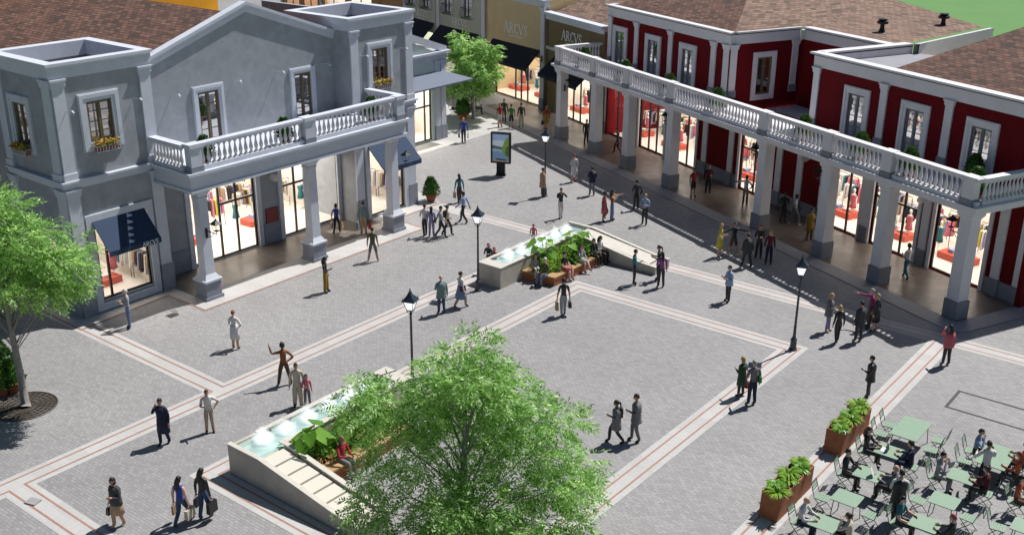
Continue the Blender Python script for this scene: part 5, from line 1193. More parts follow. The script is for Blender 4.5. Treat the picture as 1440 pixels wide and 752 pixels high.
# round grate
gx, gy = -34.85, 15.95
b = MB()
for r in (.4, .57, .75, .92, 1.08):
    pts = [(r * math.cos(2 * PI * k / 40), r * math.sin(2 * PI * k / 40), .012) for k in range(41)]; b.tube(pts, .018 if r < 1.0 else .035, 4)
for k in range(28):
    a = 2 * PI * k / 28; b.tube([(.38 * math.cos(a), .38 * math.sin(a), .014), (1.08 * math.cos(a), 1.08 * math.sin(a), .014)], .013, 4)
o = b.build('tree_grate', M['grate'], uv=False); o.location = (gx, gy, 0); tag(o, 'round cast iron tree grate around the left tree trunk', 'tree grate')
o = sheet('tree_pit', [(gx + 1.07 * math.cos(2 * PI * k / 30), gy + 1.07 * math.sin(2 * PI * k / 30)) for k in range(30)], .006, M['soil'], label='dark round soil pit under the iron grate')

def shrub_ball(rs, n, c, rx, rz, l=.07, w=.045):
    q = unit(rs.normal(0, 1, (n, 3))) * rs.uniform(.7, 1.05, (n, 1)); P0 = q * np.array([rx, rx, rz]) + np.array(c); D = unit(q + rs.normal(0, .5, (n, 3)) + np.array([0, 0, .2])); S = unit(np.cross(D, rs.normal(0, 1, (n, 3))))
    return leaf_quads(P0, D, S, rs.uniform(.7, 1.3, n) * l, rs.uniform(.7, 1.3, n) * w)
def topiary(label, loc, h=.62, r=.28, seed=1, pot_h=.42, z=0, group='potted shrubs'):
    t = thing('potted_shrub', label, 'potted plant', (loc[0], loc[1], z), 0, group); b = MB()
    b.lathe([(r * .52, 0), (r * .82, pot_h * .86), (r * .95, pot_h * .86), (r * .97, pot_h), (r * .82, pot_h), (r * .78, pot_h - .05)], n=14); b.build('pot', M['terracotta'], t, smooth=False, uv=False)
    rs = np.random.RandomState(seed); n = 900
    u = rs.uniform(-.12, 1, n); u = np.sign(u) * np.abs(u) ** .85; a = rs.uniform(0, 2 * PI, n); rr = r * (1.12 - .95 * np.abs(u) ** 1.5) * rs.uniform(.75, 1.05, n) * (1 + .1 * np.sin(a * 3)); P0 = np.stack([rr * np.cos(a), rr * np.sin(a), pot_h + u * h], 1)
    D = unit(np.stack([np.cos(a), np.sin(a), np.full(n, .7)], 1) + rs.normal(0, .4, (n, 3))); S = unit(np.cross(D, rs.normal(0, 1, (n, 3))))
    V_, F_ = leaf_quads(P0, D, S, rs.uniform(.09, .17, n), rs.uniform(.04, .07, n)); np_mesh('foliage', V_, F_, M['leafd'], t)
    c = MB(); c.lathe([(r * .8, pot_h - .02), (r * .82, pot_h + h * .25), (r * .5, pot_h + h * .6), (.03, pot_h + h * .9)], n=10); c.build('inner_stems', M['fern'], t, uv=False)
    return t
ball = {}
T0 = topiary('small dark green shrub in terracotta pot, left on the grey balcony', (-38.35, 27.1), seed=4, z=5.96, h=.82, r=.36, pot_h=.42)
dup(T0, (-38.3, 31.5, 5.96), 1.2, 'small dark green shrub in terracotta pot, middle of the grey balcony'); dup(T0, (-38.4, 37.2, 5.96), 2.4, 'small dark green shrub in terracotta pot, right on the grey balcony')
for i, (u, lab) in enumerate(((-32.3, 'at the far left end of the white balustrade'), (-27.25, 'second along the white balustrade'), (-22.5, 'below the third upper window of the red wall'), (-17.9, 'before the recess of the red wall'),
                 (-10.9, 'at the corner where the right red wing starts'), (-7.0, 'between first and second windows of the right red wing'), (-3.95, 'below the second window of the right red wing'), (-.35, 'at the balustrade corner near the right frame'))):
    x, y = rb(u, .35); dup(T0, (x, y, 5.16), i * .9, 'terracotta potted shrub ' + lab, sc=1.12)
x, y = rb(-2.3, 2.5); dup(T0, (x, y, 5.16), 0, 'larger potted shrub before the rightmost upper window', sc=1.0)
dup(T0, (-39.9, 43.1, .012), 0, 'tall terracotta potted shrub at the foot of the grey tower', sc=1.12)
px_, py_ = (-51.59, 59.41); dup(T0, (px_, py_, .0), 1, 'large terracotta potted shrub among seated people in the back street', sc=1.35)
for (x, y, s_, lb_) in ((*(-36.29, 15.85), 1.05, 'potted shrub nearest the left tree trunk'), (*(-37.12, 16.48), 1.15, 'potted shrub with rounder crown behind the tree trunk'), (*(-36.21, 16.27), 1.1, 'potted shrub at the left frame edge, lower'), (*(-37.85, 16.64), 1.2, 'reddish potted shrub farthest behind the left trunk')):
    dup(T0, (x, y, 0), x, lb_, sc=s_)
# window boxes
def flower_box(loc, rz, label, seed):
    t = thing('window_box', label, 'flower box', loc, rz, 'flower boxes under tower windows'); b = MB()
    for k in range(9): b.box(-.54 + k * .135 - .012, -.54 + k * .135 + .012, -.3, -.276, 0, .26); 
    b.box(-.56, .56, -.3, -.27, .24, .27); b.box(-.56, .56, -.3, -.27, 0, .03); b.box(-.56, -.53, -.3, 0, .24, .27); b.box(.53, .56, -.3, 0, .24, .27); b.build('basket', M['greytrim'], t)
    b = MB(); b.box(-.5, .5, -.26, -.03, .02, .2); b.build('trough', M['corten'], t)
    rs = np.random.RandomState(seed)
    V_, F_ = shrub_ball(rs, 260, (0, 0, 0), 1, 1, .1, .06); V_ = V_ * 1.0; c = rs.uniform(-.5, .5, (65, 1))
    P0 = np.stack([rs.uniform(-.52, .52, 420), rs.uniform(-.32, .02, 420), .2 + rs.uniform(0, .2, 420)], 1); D = unit(rs.normal(0, 1, (420, 3)) + np.array([0, -.3, .7])); S = unit(np.cross(D, rs.normal(0, 1, (420, 3))))
    v, f = leaf_quads(P0, D, S, rs.uniform(.06, .12, 420), rs.uniform(.04, .07, 420)); np_mesh('foliage', v, f, M['fern'], t)
    for nm, mt, n in (('red_blooms', 'flowr', 60), ('yellow_blooms', 'flowy', 130)):
        P0 = np.stack([rs.uniform(-.52, .52, n), rs.uniform(-.36, .0, n), .3 + rs.uniform(0, .16, n)], 1); D = unit(rs.normal(0, 1, (n, 3))); S = unit(np.cross(D, rs.normal(0, 1, (n, 3))))
        v, f = leaf_quads(P0, D, S, rs.uniform(.07, .11, n), rs.uniform(.06, .1, n)); tag(np_mesh(nm, v, f, M[mt], t), kind='stuff')
    return t
flower_box((-40.2, 23.575, 7.02), PI / 2, 'yellow flowers in a wire window box on the near grey tower', 2)
flower_box((-40.2, 39.8, 7.02), PI / 2, 'yellow flowers in a window box on the far grey tower', 5)
flower_box((-42.9, 21.5, 6.82), 0, 'orange flowers in the window box on the shaded tower flank', 8)

ORD0 = 'first second third fourth fifth sixth seventh eighth ninth'.split()
# ---------------------------------------------------------------- fountains
def heart(b, c, yaw, tilt, s, roll=0.):
    """one broad heart-shaped leaf with raised edges along a midrib"""
    Tm = Matrix.Translation(c) @ Matrix.Rotation(yaw, 4, 'Z') @ Matrix.Rotation(tilt, 4, 'X') @ Matrix.Rotation(roll, 4, 'Y') @ Matrix.Scale(s, 4)
    half = [(0, .12), (.2, .28), (.42, .26), (.52, .05), (.46, -.25), (.28, -.6), (0, -1.0)]
    rim = [(x, y, .10 * x * x * 2 + .03) for x, y in half]; mid = [(0, y * .96, 0) for x, y in half]
    vs = [tuple(Tm @ Vector((x, -y, z))) for x, y, z in rim] + [tuple(Tm @ Vector((x, -y, z - .02))) for x, y, z in mid] + [tuple(Tm @ Vector((-x, -y, z))) for x, y, z in rim]
    n = len(half); b.add(vs, [(i, i + 1, n + i + 1, n + i) for i in range(n - 1)] + [(n + i, n + i + 1, 2 * n + i + 1, 2 * n + i) for i in range(n - 1)])
def elephant_ear(loc, label, seed, nl=7, s=.5, hh=.9, z=.42):
    r = random.Random(seed); t = thing('broad_leaf_plant', label, 'plant', (loc[0], loc[1], z), r.uniform(0, 6), 'broad leaved plants in the fountain planters'); st = MB(); lf = MB()
    for k in range(nl):
        a = 2 * PI * k / nl + r.uniform(-.3, .3); rr = r.uniform(.2, .55); h = hh * r.uniform(.55, 1.1)
        tip = Vector((rr * math.cos(a), rr * math.sin(a), h)); st.tube([(0, 0, 0), (tip.x * .4, tip.y * .4, h * .7), tuple(tip)], [.02, .015, .01], 5)
        heart(lf, tip, a - PI / 2, -r.uniform(.2, .9), s * r.uniform(.8, 1.2), r.uniform(-.25, .25))
    st.build('stems', M['fern'], t, uv=False); lf.build('leaves', M['bigleaf'], t, smooth=True, uv=False); return t
def frond_plant(loc, label, seed, mat='fern', n=26, L=.75, w=.12, z=.42, name='fern', up=.9, group='ferns in the fountain planters', seg=5, cat='plant'):
    rs = np.random.RandomState(seed); t = thing(name, label, cat, (loc[0], loc[1], z), 0, group); Vs = []; nq = 0
    a = rs.uniform(0, 2 * PI, n); le = L * rs.uniform(.6, 1.15, n); u = up * rs.uniform(.5, 1.3, n); V_ = []; F_ = []
    for i in range(n):
        d = np.array([math.cos(a[i]), math.sin(a[i]), 0]); sd = np.array([-d[1], d[0], 0]); base = len(V_)
        for k in range(seg + 1):
            q = k / seg; p = d * le[i] * q * .8 + np.array([0, 0, 1]) * le[i] * u[i] * (q - .75 * q * q); ww = w * math.sin(PI * min(1, .12 + q * .88)) * .5 + .004
            V_ += [p + sd * ww, p - sd * ww]
        for k in range(seg): F_.append((base + 2 * k, base + 2 * k + 1, base + 2 * k + 3, base + 2 * k + 2))
    np_mesh('fronds', np.array(V_), np.array(F_), M[mat], t); return t
def jet(loc, h, label, seed):
    h *= 1.0
    """foaming water plume: nested ragged cones of white spray and loose drops"""
    r = random.Random(seed); rs = np.random.RandomState(seed); t = thing('water_jet', label, 'fountain jet', loc, 0, 'white foaming jets on the fountains')
    b = MB()
    for k in range(9):
        ox, oy = r.uniform(-.13, .13), r.uniform(-.09, .09); hk = h * r.uniform(.55, 1.05); rb_ = r.uniform(.2, .42)
        prof = [(rb_ * (.55 + .45 * math.sin(PI * min(1, q * .9 + .12))) * math.sqrt(max(.02, 1 - q ** 3)) * (1 + r.uniform(-.15, .15)), hk * q) for q in (0, .12, .25, .4, .55, .7, .85, .95)] + [(.02, hk)]
        b.lathe(prof, ox, oy, 12)
    b.build('plume', M['foam'], t, smooth=True, uv=False)
    n = 420; q = rs.uniform(0, 1, n); a = rs.uniform(0, 2 * PI, n); rad = rs.normal(0, .2, n) * (1.25 - q * .7) ; P0 = np.stack([rad * np.cos(a) , rad * np.sin(a), q ** 1.2 * h * 1.12], 1)
    D = unit(rs.normal(0, 1, (n, 3))); S = unit(np.cross(D, rs.normal(0, 1, (n, 3)))); v, f = leaf_quads(P0, D, S, rs.uniform(.012, .035, n), rs.uniform(.01, .03, n)); tag(np_mesh('droplets', v, f, M['paper'], t), kind='stuff')
    return t
def fountain(name, label, fn, tall, arm, jets, steps=7):
    """fn maps plan (a,b) to world; tall wall along b, sloping cascade along a"""
    t = thing(name, label, 'fountain', (*fn(0, 0), 0)); ox, oy = fn(0, 0)
    def pr(b, poly, z0, z1): b.prism([(fn(*p)[0] - ox, fn(*p)[1] - oy) for p in poly], z0, z1)
    W = 1.32; e = .12; ht = 1.0
    b = MB()  # tall basin
    pr(b, [(0, 1.1), (e, 1.1), (e, tall), (0, tall)], 0, ht); pr(b, [(W - e, W), (W, W), (W, tall), (W - e, tall)], 0, ht); pr(b, [(e, tall - .55), (W - e, tall - .55), (W - e, tall), (e, tall)], 0, ht - .004)
    pr(b, [(e, e), (W - e, e), (W - e, tall - .55), (e, tall - .55)], 0, .72)
    # sloping arm: outer wall, inner wall, end block
    s0, s1 = 1.5, arm - .75; zl = .42
    def z_at(a): return ht if a <= s0 else (ht + (zl - ht) * (a - s0) / (s1 - s0) if a < s1 else zl - .05 * (a - s1) / .75)
    for b0, b1, dz in ((0, .13, .06), (W - .14, W, .0)):
        xs = [0 if b0 == 0 else W - .0, s0, s1, arm]
        for xa, xb in zip(xs[:-1], xs[1:]): pr(b, [(xa, b0), (xb, b0), (xb, b1), (xa, b1)], 0, [z_at(xa) + dz, z_at(xb) + dz, z_at(xb) + dz, z_at(xa) + dz])
    pr(b, [(s1 + .35, .13), (arm, .13), (arm, W - .14), (s1 + .35, W - .14)], 0, [z_at(s1 + .35) - .01, z_at(arm) - .01, z_at(arm) - .01, z_at(s1 + .35) - .01])
    pr(b, [(W - e, .13), (s1 + .35, .13), (s1 + .35, W - .14), (W - e, W - .14)], 0, [.82, .18, .18, .82])
    pr(b, [(0, .13), (e, .13), (e, 1.1), (0, 1.1)], 0, ht)
    b.build('basin_wall', M['concrete'], t)
    c = MB()
    pr(c, [(-.02, 1.1), (.16, 1.1), (.16, tall + .02), (-.02, tall + .02)], ht, ht + .035); pr(c, [(W - .22, W), (W + .02, W), (W + .02, tall + .02), (W - .22, tall + .02)], ht, ht + .035); pr(c, [(.16, tall - .6), (W - .22, tall - .6), (W - .22, tall + .02), (.16, tall + .02)], ht, ht + .033)
    for b0, b1, dz in ((-.02, .15, .06), (W - .16, W + .02, .0)):
        xs = [-.02 if b0 < 0 else W - .22, s0, s1, arm + .02]
        for xa, xb in zip(xs[:-1], xs[1:]): pr(c, [(xa, b0), (xb, b0), (xb, b1), (xa, b1)], [z_at(xa) + dz, z_at(xb) + dz, z_at(xb) + dz, z_at(xa) + dz], [z_at(xa) + dz + .03, z_at(xb) + dz + .03, z_at(xb) + dz + .03, z_at(xa) + dz + .03])
    c.build('coping', M['capstone'], t)
    l = MB(); pr(l, [(e, .15), (W - e, .15), (W - e, tall - .6), (e, tall - .6)], .72, .735); l.build('pool_floor', M['tealtile'], t)
    wt = MB(); wt.quad(*[(fn(*p)[0] - ox, fn(*p)[1] - oy, .93) for p in ((e + .002, .15), (W - e - .002, .15), (W - e - .002, tall - .61), (e + .002, tall - .61))]); wt.build('water', M['water'], t)
    bl = MB()
    n = int((tall - 1.4) / .42)
    for k in range(n):
        q = 1.2 + k * .42
        if k % 2 == 0: pr(bl, [(.19, q), (.26, q), (.26, q + .38), (.19, q + .38)], .935, .96)
    bl.build('overflow_slot', M['ironblue'], t)
    a0 = W + .05; a1 = s1 + .28; dl = (a1 - a0) / max(1, steps)
    for k in range(steps):
        m = MB(); xa, xb = a0 + k * dl + .035, a0 + (k + 1) * dl - .035; za = .92 - k * .62 / steps; zb = za - .62 / steps + .02
        pr(m, [(xa, .19), (xb, .19), (xb, W - .21), (xa, W - .21)], [za - .09, zb - .09, zb - .09, za - .09], [za, zb, zb, za]); m.build('cascade_step', M['marble'], t)
        m = MB()
    if not steps:
        m = MB(); pr(m, [(W - .1, .155), (s0, .155), (s0, W - .165), (W - .1, W - .165)], .9, ht + .01); pr(m, [(s0, .155), (s1 + .3, .155), (s1 + .3, W - .165), (s0, W - .165)], .3, [ht + .01, zl + .01, zl + .01, ht + .01]); m.build('ramp_top', M['capstone'], t)
    # timber topped planter in the angle
    ps = [(W, W), (W + 1.7, W), (W + 1.7, tall - 1.8), (W, tall - 1.55)]
    k = MB(); pr(k, [(W + .01, tall - 1.62), (W + 1.72, tall - 1.85), (W + 1.72, tall - 1.43 - .9), (W + .01, tall - 1.2 - .9)][:0] or [(W + 1.22, W + .02), (W + 1.72, W + .02), (W + 1.72, tall - 1.8), (W + 1.22, tall - 1.75)], 0, .40); pr(k, [(W + .02, tall - 2.2), (W + 1.22, tall - 2.25), (W + 1.22, tall - 1.75), (W + .02, tall - 1.6)], 0, .40); k.build('bench_base', M['corten'], t)
    k = MB(); pr(k, [(W + 1.2, W + .02), (W + 1.76, W + .02), (W + 1.76, tall - 1.78), (W + 1.2, tall - 1.71)], .4, .46); pr(k, [(W + .02, tall - 2.23), (W + 1.2, tall - 2.28), (W + 1.2, tall - 1.71), (W + .02, tall - 1.56)], .4, .46)
    k.build('bench_seat', M['bench'], t)
    k = MB(); pr(k, [(W + .01, W + .01), (W + 1.22, W + .01), (W + 1.22, tall - 2.22), (W + .01, tall - 2.2)], 0, .38); k.build('soil', M['soil'], t)
    for i, q in enumerate(jets): jet((*fn(.62, q), .9), .62, '%s on the %s fountain' % (['first foaming jet from the cascade corner', 'second foaming jet from the cascade corner', 'middle foaming water jet', 'fourth foaming jet from the cascade corner', 'fifth foaming jet from the cascade corner', 'last foaming jet, nearest the lamp end'][i], name.split('_')[0]), hash_(name) + i)
    return t
def hash_(s): return sum(ord(c) for c in s)
F2 = lambda a, b_: (-25.55 + a, 17.8 + b_)
F1 = lambda a, b_: (-29.85 + a, 42.65 - b_)
fountain('near_fountain', 'long stone fountain with lit cascade steps beside the feathery tree', F2, 7.15, 5.9, [.95, 1.85, 2.8, 3.75, 4.7, 5.6])
fountain('far_fountain', 'stone fountain whose planter bench has people seated, beyond the square', F1, 7.3, 5.9, [1.2, 2.1, 3.0, 3.9, 4.9, 5.8], steps=0)
elephant_ear(F2(1.9, 1.8), 'largest heart shaped leaves beside the lit cascade', 1, 9, .44, 1.15); elephant_ear(F2(2.1, 3.3), 'broad leaf clump behind the man in red', 3, 6, .48, .9); elephant_ear(F2(1.7, 5.0), 'broad leaf clump at the shaded end of the near fountain', 4, 6, .42, .9)
elephant_ear(F1(1.75, 4.6), 'tall heart shaped leaves above the elderly man on the bench', 5, 8, .46, 1.15); elephant_ear(F1(1.9, 1.95), 'round leaf clump in the inner corner of the far fountain', 6, 9, .36, 1.1); elephant_ear(F1(2.1, 3.1), 'broad leaf clump in the middle of the far planter', 7, 6, .4, .8)
fp = [('fern', 'fern', .8, .1), ('leafb', 'lime_shrub', .55, .12), ('fern', 'fern', .65, .08), ('leafb', 'lime_shrub', .6, .09), ('bronze', 'bronze_grass', .6, .05)]
plab = ['by the cascade corner', 'against the basin wall', 'next to the bench seat', 'between the broad leaves', 'at the planter centre', 'near the seated people', 'close to the end of the planter', 'beside the last jet', 'under the tallest leaves', 'at the outer edge of the soil']
rr = random.Random(3)
for fi, (fn, nm) in enumerate(((F2, 'near'), (F1, 'far'))):
    for i in range(16):
        mat, kn, L_, w_ = fp[(i * 2 + fi) % 5]; a = 1.32 + .22 + .9 * ((i * .37) % 1); q = 1.55 + i * .235
        frond_plant(fn(a, q), '%s %s, %s one counted from the wide end of the %s fountain planter' % (['dark', 'bright', 'low', 'tall', 'reddish'][(i * 2 + fi) % 5], kn.replace('_', ' '), ['first', 'second', 'third', 'fourth', 'fifth', 'sixth', 'seventh', 'eighth', 'ninth', 'tenth', 'eleventh', 'twelfth', 'thirteenth', 'fourteenth', 'fifteenth', 'sixteenth'][i], nm), 20 + i + 40 * fi, mat, 48, L_ * 1.25, w_ * .75, .38, kn, group='leafy plants in the fountain planters')
for fi, (fn, nm) in enumerate(((F2, 'near'), (F1, 'far'))):
    for i in range(9):
        rs = np.random.RandomState(300 + i + 20 * fi); a = 1.32 + .25 + .75 * ((i * .61) % 1); q = 1.6 + i * .42; x, y = fn(a, q)
        t = thing('leafy_shrub', '%s fine leaved shrub, %s from the wide end of the %s fountain planter' % (['bright', 'dark'][i % 2], ORD0[i], nm), 'shrub', (x, y, .38), 0, 'fine leaved shrubs in the fountain planters')
        v, f = shrub_ball(rs, 520, (0, 0, .26), .38, .34, .12, .055); np_mesh('foliage', v, f, M[['leafb', 'fern'][i % 2]], t)
        b = MB()
        for k in range(5): b.tube([(0, 0, 0), (.2 * math.cos(k * 1.3), .2 * math.sin(k * 1.3), .4)], .012, 4)
        b.build('stems', M['bark'], t, uv=False)
# ---------------------------------------------------------------- street lamps
def lamp(loc, label):
    t = thing('street_lamp', label, 'street lamp', (loc[0], loc[1], 0), R(20), 'street lamps around the square'); b = MB()
    b.lathe([(.17, 0), (.17, .06), (.13, .1), (.12, .42), (.14, .46), (.09, .52), (.06, .62), (.055, 1.0), (.065, 1.03), (.05, 1.07), (.04, 3.05), (.055, 3.09), (.035, 3.13), (.03, 3.25)], n=14)
    for k in range(4):
        a = PI / 4 + k * PI / 2; b.tube([(0, 0, 3.12), (.12 * math.cos(a), .12 * math.sin(a), 3.16), (.16 * math.cos(a), .16 * math.sin(a), 3.28)], .012, 5)
    b.build('post', M['iron'], t, smooth=False, uv=False)
    h = MB()
    for sx in (-1, 1):
        for sy in (-1, 1): h.tube([(sx * .10, sy * .10, 3.26), (sx * .2, sy * .2, 3.62)], .012, 4)
    h.frustum(0, 0, 3.24, 3.27, .11, .11, .12, .12); h.frustum(0, 0, 3.62, 3.65, .25, .25, .25, .25); h.frustum(0, 0, 3.65, 3.86, .24, .24, .07, .07); h.frustum(0, 0, 3.86, 3.95, .07, .07, .05, .05); h.lathe([(.06, 3.95), (.03, 3.99), (.02, 4.08)], n=8)
    for k in range(4): h.lathe([(.02, 3.65), (.008, 3.76)], .22 * math.cos(PI / 4 + k * PI / 2) * 1.35, .22 * math.sin(PI / 4 + k * PI / 2) * 1.35, 6)
    h.build('lantern_frame', M['ironblue'], t, uv=False)
    gl = MB(); gl.frustum(0, 0, 3.275, 3.615, .095, .095, .185, .185); gl.build('lantern_glass', M['lampglass'], t, uv=False)
    return t
M['lampglass'] = emis('lantern_glass', (1, 1, .98), .7, (.85, .87, .9))
L0 = lamp((-15.35, 37.85), 'street lamp at the corner of the square nearest the cafe')
dup(L0, (-29.22, 34.58, 0), None, 'street lamp at the near end of the far fountain'); dup(L0, (-24.88, 25.65, 0), None, 'street lamp rising behind the feathery tree crown')
dup(L0, (-35.45, 48.0, 0), None, 'street lamp beside the woman in tan coat')
x, y = (-44.29, 59.34)[0], (-44.29, 59.34)[1]
# ---------------------------------------------------------------- poster stand
K = thing('poster_stand', 'black freestanding poster stand with a lit landscape picture', 'poster stand', (-40.1, 49.7, 0), math.atan2(.40, .91))
b = MB(); b.box(-.3, .3, -.14, .14, 0, .12); b.box(-.26, .26, -.1, .1, .12, .85); b.build('base', M['black'], K)
b = MB(); b.frame(-.62, .62, .8, 2.72, .09, -.13, .13); b.box(-.53, .53, -.05, .13, .89, 2.63); b.build('frame', M['black'], K)
pic = MB(); pcs = []
def pm(col, e=.12): 
    m = emis('poster_ink_%d' % len(pcs), col, e, col); pcs.append(m); return len(pcs) - 1
def ply(col, pts): pic.mi = pm(col); pic.add([(x, -.062 - .0006 * pic.mi, z) for x, z in pts], [tuple(range(len(pts)))])
ply((.35, .5, .7), [(-.53, .89), (.53, .89), (.53, 2.63), (-.53, 2.63)]); ply((.62, .7, .78), [(-.53, 1.9), (.53, 1.75), (.53, 2.1), (0, 2.25), (-.53, 2.2)]); ply((.10, .17, .12), [(-.53, 1.7), (.2, 1.65), (.1, 1.82), (-.2, 1.86), (-.53, 1.92)])
ply((.22, .36, .08), [(.05, 1.2), (.53, 1.1), (.53, 2.5), (.38, 2.42), (.22, 2.15), (.1, 1.8)]); ply((.08, .16, .05), [(.25, 1.3), (.5, 1.25), (.5, 1.9), (.33, 1.8)]); ply((.2, .33, .5), [(-.53, 1.0), (.53, 1.0), (.4, 1.25), (.1, 1.5), (-.2, 1.55), (-.53, 1.5)]); ply((.05, .05, .06), [(-.4, 1.0), (.45, .96), (.3, 1.06), (-.2, 1.1)]); ply((.45, .38, .3), [(-.53, .89), (.53, .89), (.53, .97), (-.53, 1.0)])
pic.build('poster', pcs, K, uv=False)
# ---------------------------------------------------------------- corten planters with seams
def corten(loc, label, L_, endl=False, seed=0):
    t = thing('steel_planter', label, 'planter', (loc[0], loc[1], 0), 0, 'rusty steel planters by the cafe'); b = MB()
    e = .16 if endl else .0
    b.add([(-.3, 0, 0), (.3, 0, 0), (.3, L_, 0), (-.3, L_, 0), (-.33, e, .82), (.33, e, .82), (.33, L_, .82), (-.33, L_, .82)], [(0, 3, 2, 1), (0, 1, 5, 4), (1, 2, 6, 5), (2, 3, 7, 6), (3, 0, 4, 7)])
    i = .035; b.add([(-.33, e, .82), (.33, e, .82), (.33, L_, .82), (-.33, L_, .82), (-.33 + i, e + i, .82), (.33 - i, e + i, .82), (.33 - i, L_ - i, .82), (-.33 + i, L_ - i, .82)], [(0, 1, 5, 4), (1, 2, 6, 5), (2, 3, 7, 6), (3, 0, 4, 7)])
    b.build('box', M['corten'], t)
    b = MB(); b.quad((-.3, e + .03, .76), (.3, e + .03, .76), (.3, L_ - .03, .76), (-.3, L_ - .03, .76)); b.build('soil', M['soil'], t, uv=False)
    return t
for j, (x, y, which) in enumerate(((-10.87, 26.3, 'near'), (-10.87, 31.1, 'far'))):
    for i in range(3):
        yy = y + i * .83; corten((x, yy), '%s rusty box of the %s planter row' % (['first', 'middle', 'last'][i], which), .815, i == 0)
        for q in range(2):
            kd = (i * 2 + q + j) % 3
            frond_plant((x + (-.08 if q else .1), yy + .28 + q * .32), '%s plant in the %s box of the %s planter row, %s half' % (['spiky lime', 'glossy green', 'broad lime'][kd], ['first', 'middle', 'last'][i], which, ['near', 'far'][q]), 100 + j * 10 + i * 2 + q, ['leafb', 'bigleaf', 'leafb'][kd], 110, [.55, .40, .40][kd], [.045, .085, .07][kd], .76, 'planter_plant', [1.1, 1.3, 1.2][kd], 'plants in the steel planters')
# ---------------------------------------------------------------- cafe furniture
def cafe_table(w=.8, d=.74):
    t = thing('cafe_table', '', 'table', (0, 0, 0), 0, 'sage green cafe tables'); b = MB()
    r = .05; pts = []
    for cx, cy, a0 in ((w / 2 - r, d / 2 - r, 0), (-w / 2 + r, d / 2 - r, 90), (-w / 2 + r, -d / 2 + r, 180), (w / 2 - r, -d / 2 + r, 270)):
        for k in range(4): a = R(a0 + k * 30); pts.append((cx + r * math.cos(a), cy + r * math.sin(a)))
    b.prism(pts, .725, .75); b.build('tabletop', M['grn_metal'], t)
    b = MB(); b.box(-w / 2 + .06, w / 2 - .06, -d / 2 + .06, -d / 2 + .08, .69, .725); b.box(-w / 2 + .06, w / 2 - .06, d / 2 - .08, d / 2 - .06, .69, .725); b.box(-w / 2 + .06, -w / 2 + .08, -d / 2 + .08, d / 2 - .08, .69, .725); b.box(w / 2 - .08, w / 2 - .06, -d / 2 + .08, d / 2 - .08, .69, .725); b.build('apron', M['darkgrn'], t)
    for sx in (-1, 1):
        for sy in (-1, 1):
            b = MB(); b.tube([(sx * (w / 2 - .1), sy * (d / 2 - .1), .72), (sx * (w / 2 - .05), sy * (d / 2 - .05), 0)], .014, 6); b.build('leg', M['darkgrn'], t, uv=False)
    return t
def cafe_chair():
    t = thing('cafe_chair', '', 'chair', (0, 0, 0), 0, 'sage green folding cafe chairs'); b = MB()
    for k in range(5): b.box(-.2 + k * .082, -.2 + k * .082 + .072, -.2, .2, .435, .45)
    b.box(-.2, .21, -.2, -.185, .42, .436); b.box(-.2, .21, .185, .2, .42, .436); b.build('seat', M['grn_metal'], t)
    b = MB()
    for z in (.66, .755, .85): b.obox((-.245 - (z - .45) * .22, 0, z), (.012, .38, .06), 0, 0, -.2)
    b.build('backrest', M['grn_metal'], t)
    for sy in (-1, 1):
        b = MB(); b.tube([(-.345, sy * .2, .9), (-.2, sy * .2, .44), (.24, sy * .2, 0)], .0115, 6); b.build('leg', M['darkgrn'], t, uv=False)
        b = MB(); b.tube([(.2, sy * .185, .44), (-.24, sy * .185, 0)], .0115, 6); b.build('leg', M['darkgrn'], t, uv=False)
    b = MB(); b.tube([(-.345, -.2, .9), (-.345, .2, .9)], .011, 6); b.tube([(-.2, -.185, .04), (-.2, .185, .04)], .009, 5); b.build('cross_bar', M['darkgrn'], t, uv=False)
    return t
T_ = cafe_table(); CH = cafe_chair(); BT = cafe_table(.92, 1.55)
tabs = [(-9.07, 31.25, 'green cafe table with a laptop on it'), (-9.07, 29.5, 'green cafe table under the newspaper'), (-9.07, 27.8, 'empty green cafe table between two empty chairs'), (-9.07, 26.15, 'green cafe table between bald man in white and woman in cream'),
        (-6.75, 31.2, 'green cafe table between the pale grey suit and the maroon top'), (-6.75, 29.5, 'empty green cafe table in the second column'), (-6.8, 27.95, 'green cafe table between teal shirt and black jacket'), (-4.4, 31.3, 'green cafe table by the black haired woman in orange'), (-4.45, 29.6, 'green cafe table cut by the right frame edge'), (-6.8, 26.3, 'green cafe table at the bottom edge of the second column'), (-4.5, 27.9, 'green cafe table in the lower right corner')]
for i, (x, y, lb_) in enumerate(tabs):
    o = T_ if i == 0 else dup(T_); o.location = (x, y, 0); o['label'] = lb_
BT.location = (-9.03, 33.15, 0); BT['label'] = 'large empty square green table nearest the far planter row'
o = dup(BT); o.location = (-6.27, 33.1, 0); o['label'] = 'large square green table served by the waiter in white'
chs = []
for x, y, lb_ in tabs:
    chs += [(x - .8, y, 0, lb_), (x + .8, y, PI, lb_)]
used = 0
names = {(-9.07, 31.25): 'laptop table', (-9.07, 29.5): 'newspaper table', (-9.07, 27.8): 'empty table by the near planter row', (-9.07, 26.15): 'table of the bald man in white', (-6.75, 31.2): 'table of the pale grey suit', (-6.75, 29.5): 'empty table of the second column', (-6.8, 27.95): 'table of the teal shirt', (-4.4, 31.3): 'table of the woman in orange', (-4.45, 29.6): 'table at the right frame edge', (-6.8, 26.3): 'bottom edge table of the second column', (-4.5, 27.9): 'table in the lower right corner'}
first = True
def put_chair(x, y, rz, label):
    global first
    o = CH if first else dup(CH); first = False; o.location = (x, y, 0); o.rotation_euler = (0, 0, rz); o['label'] = label
rj = random.Random(5)
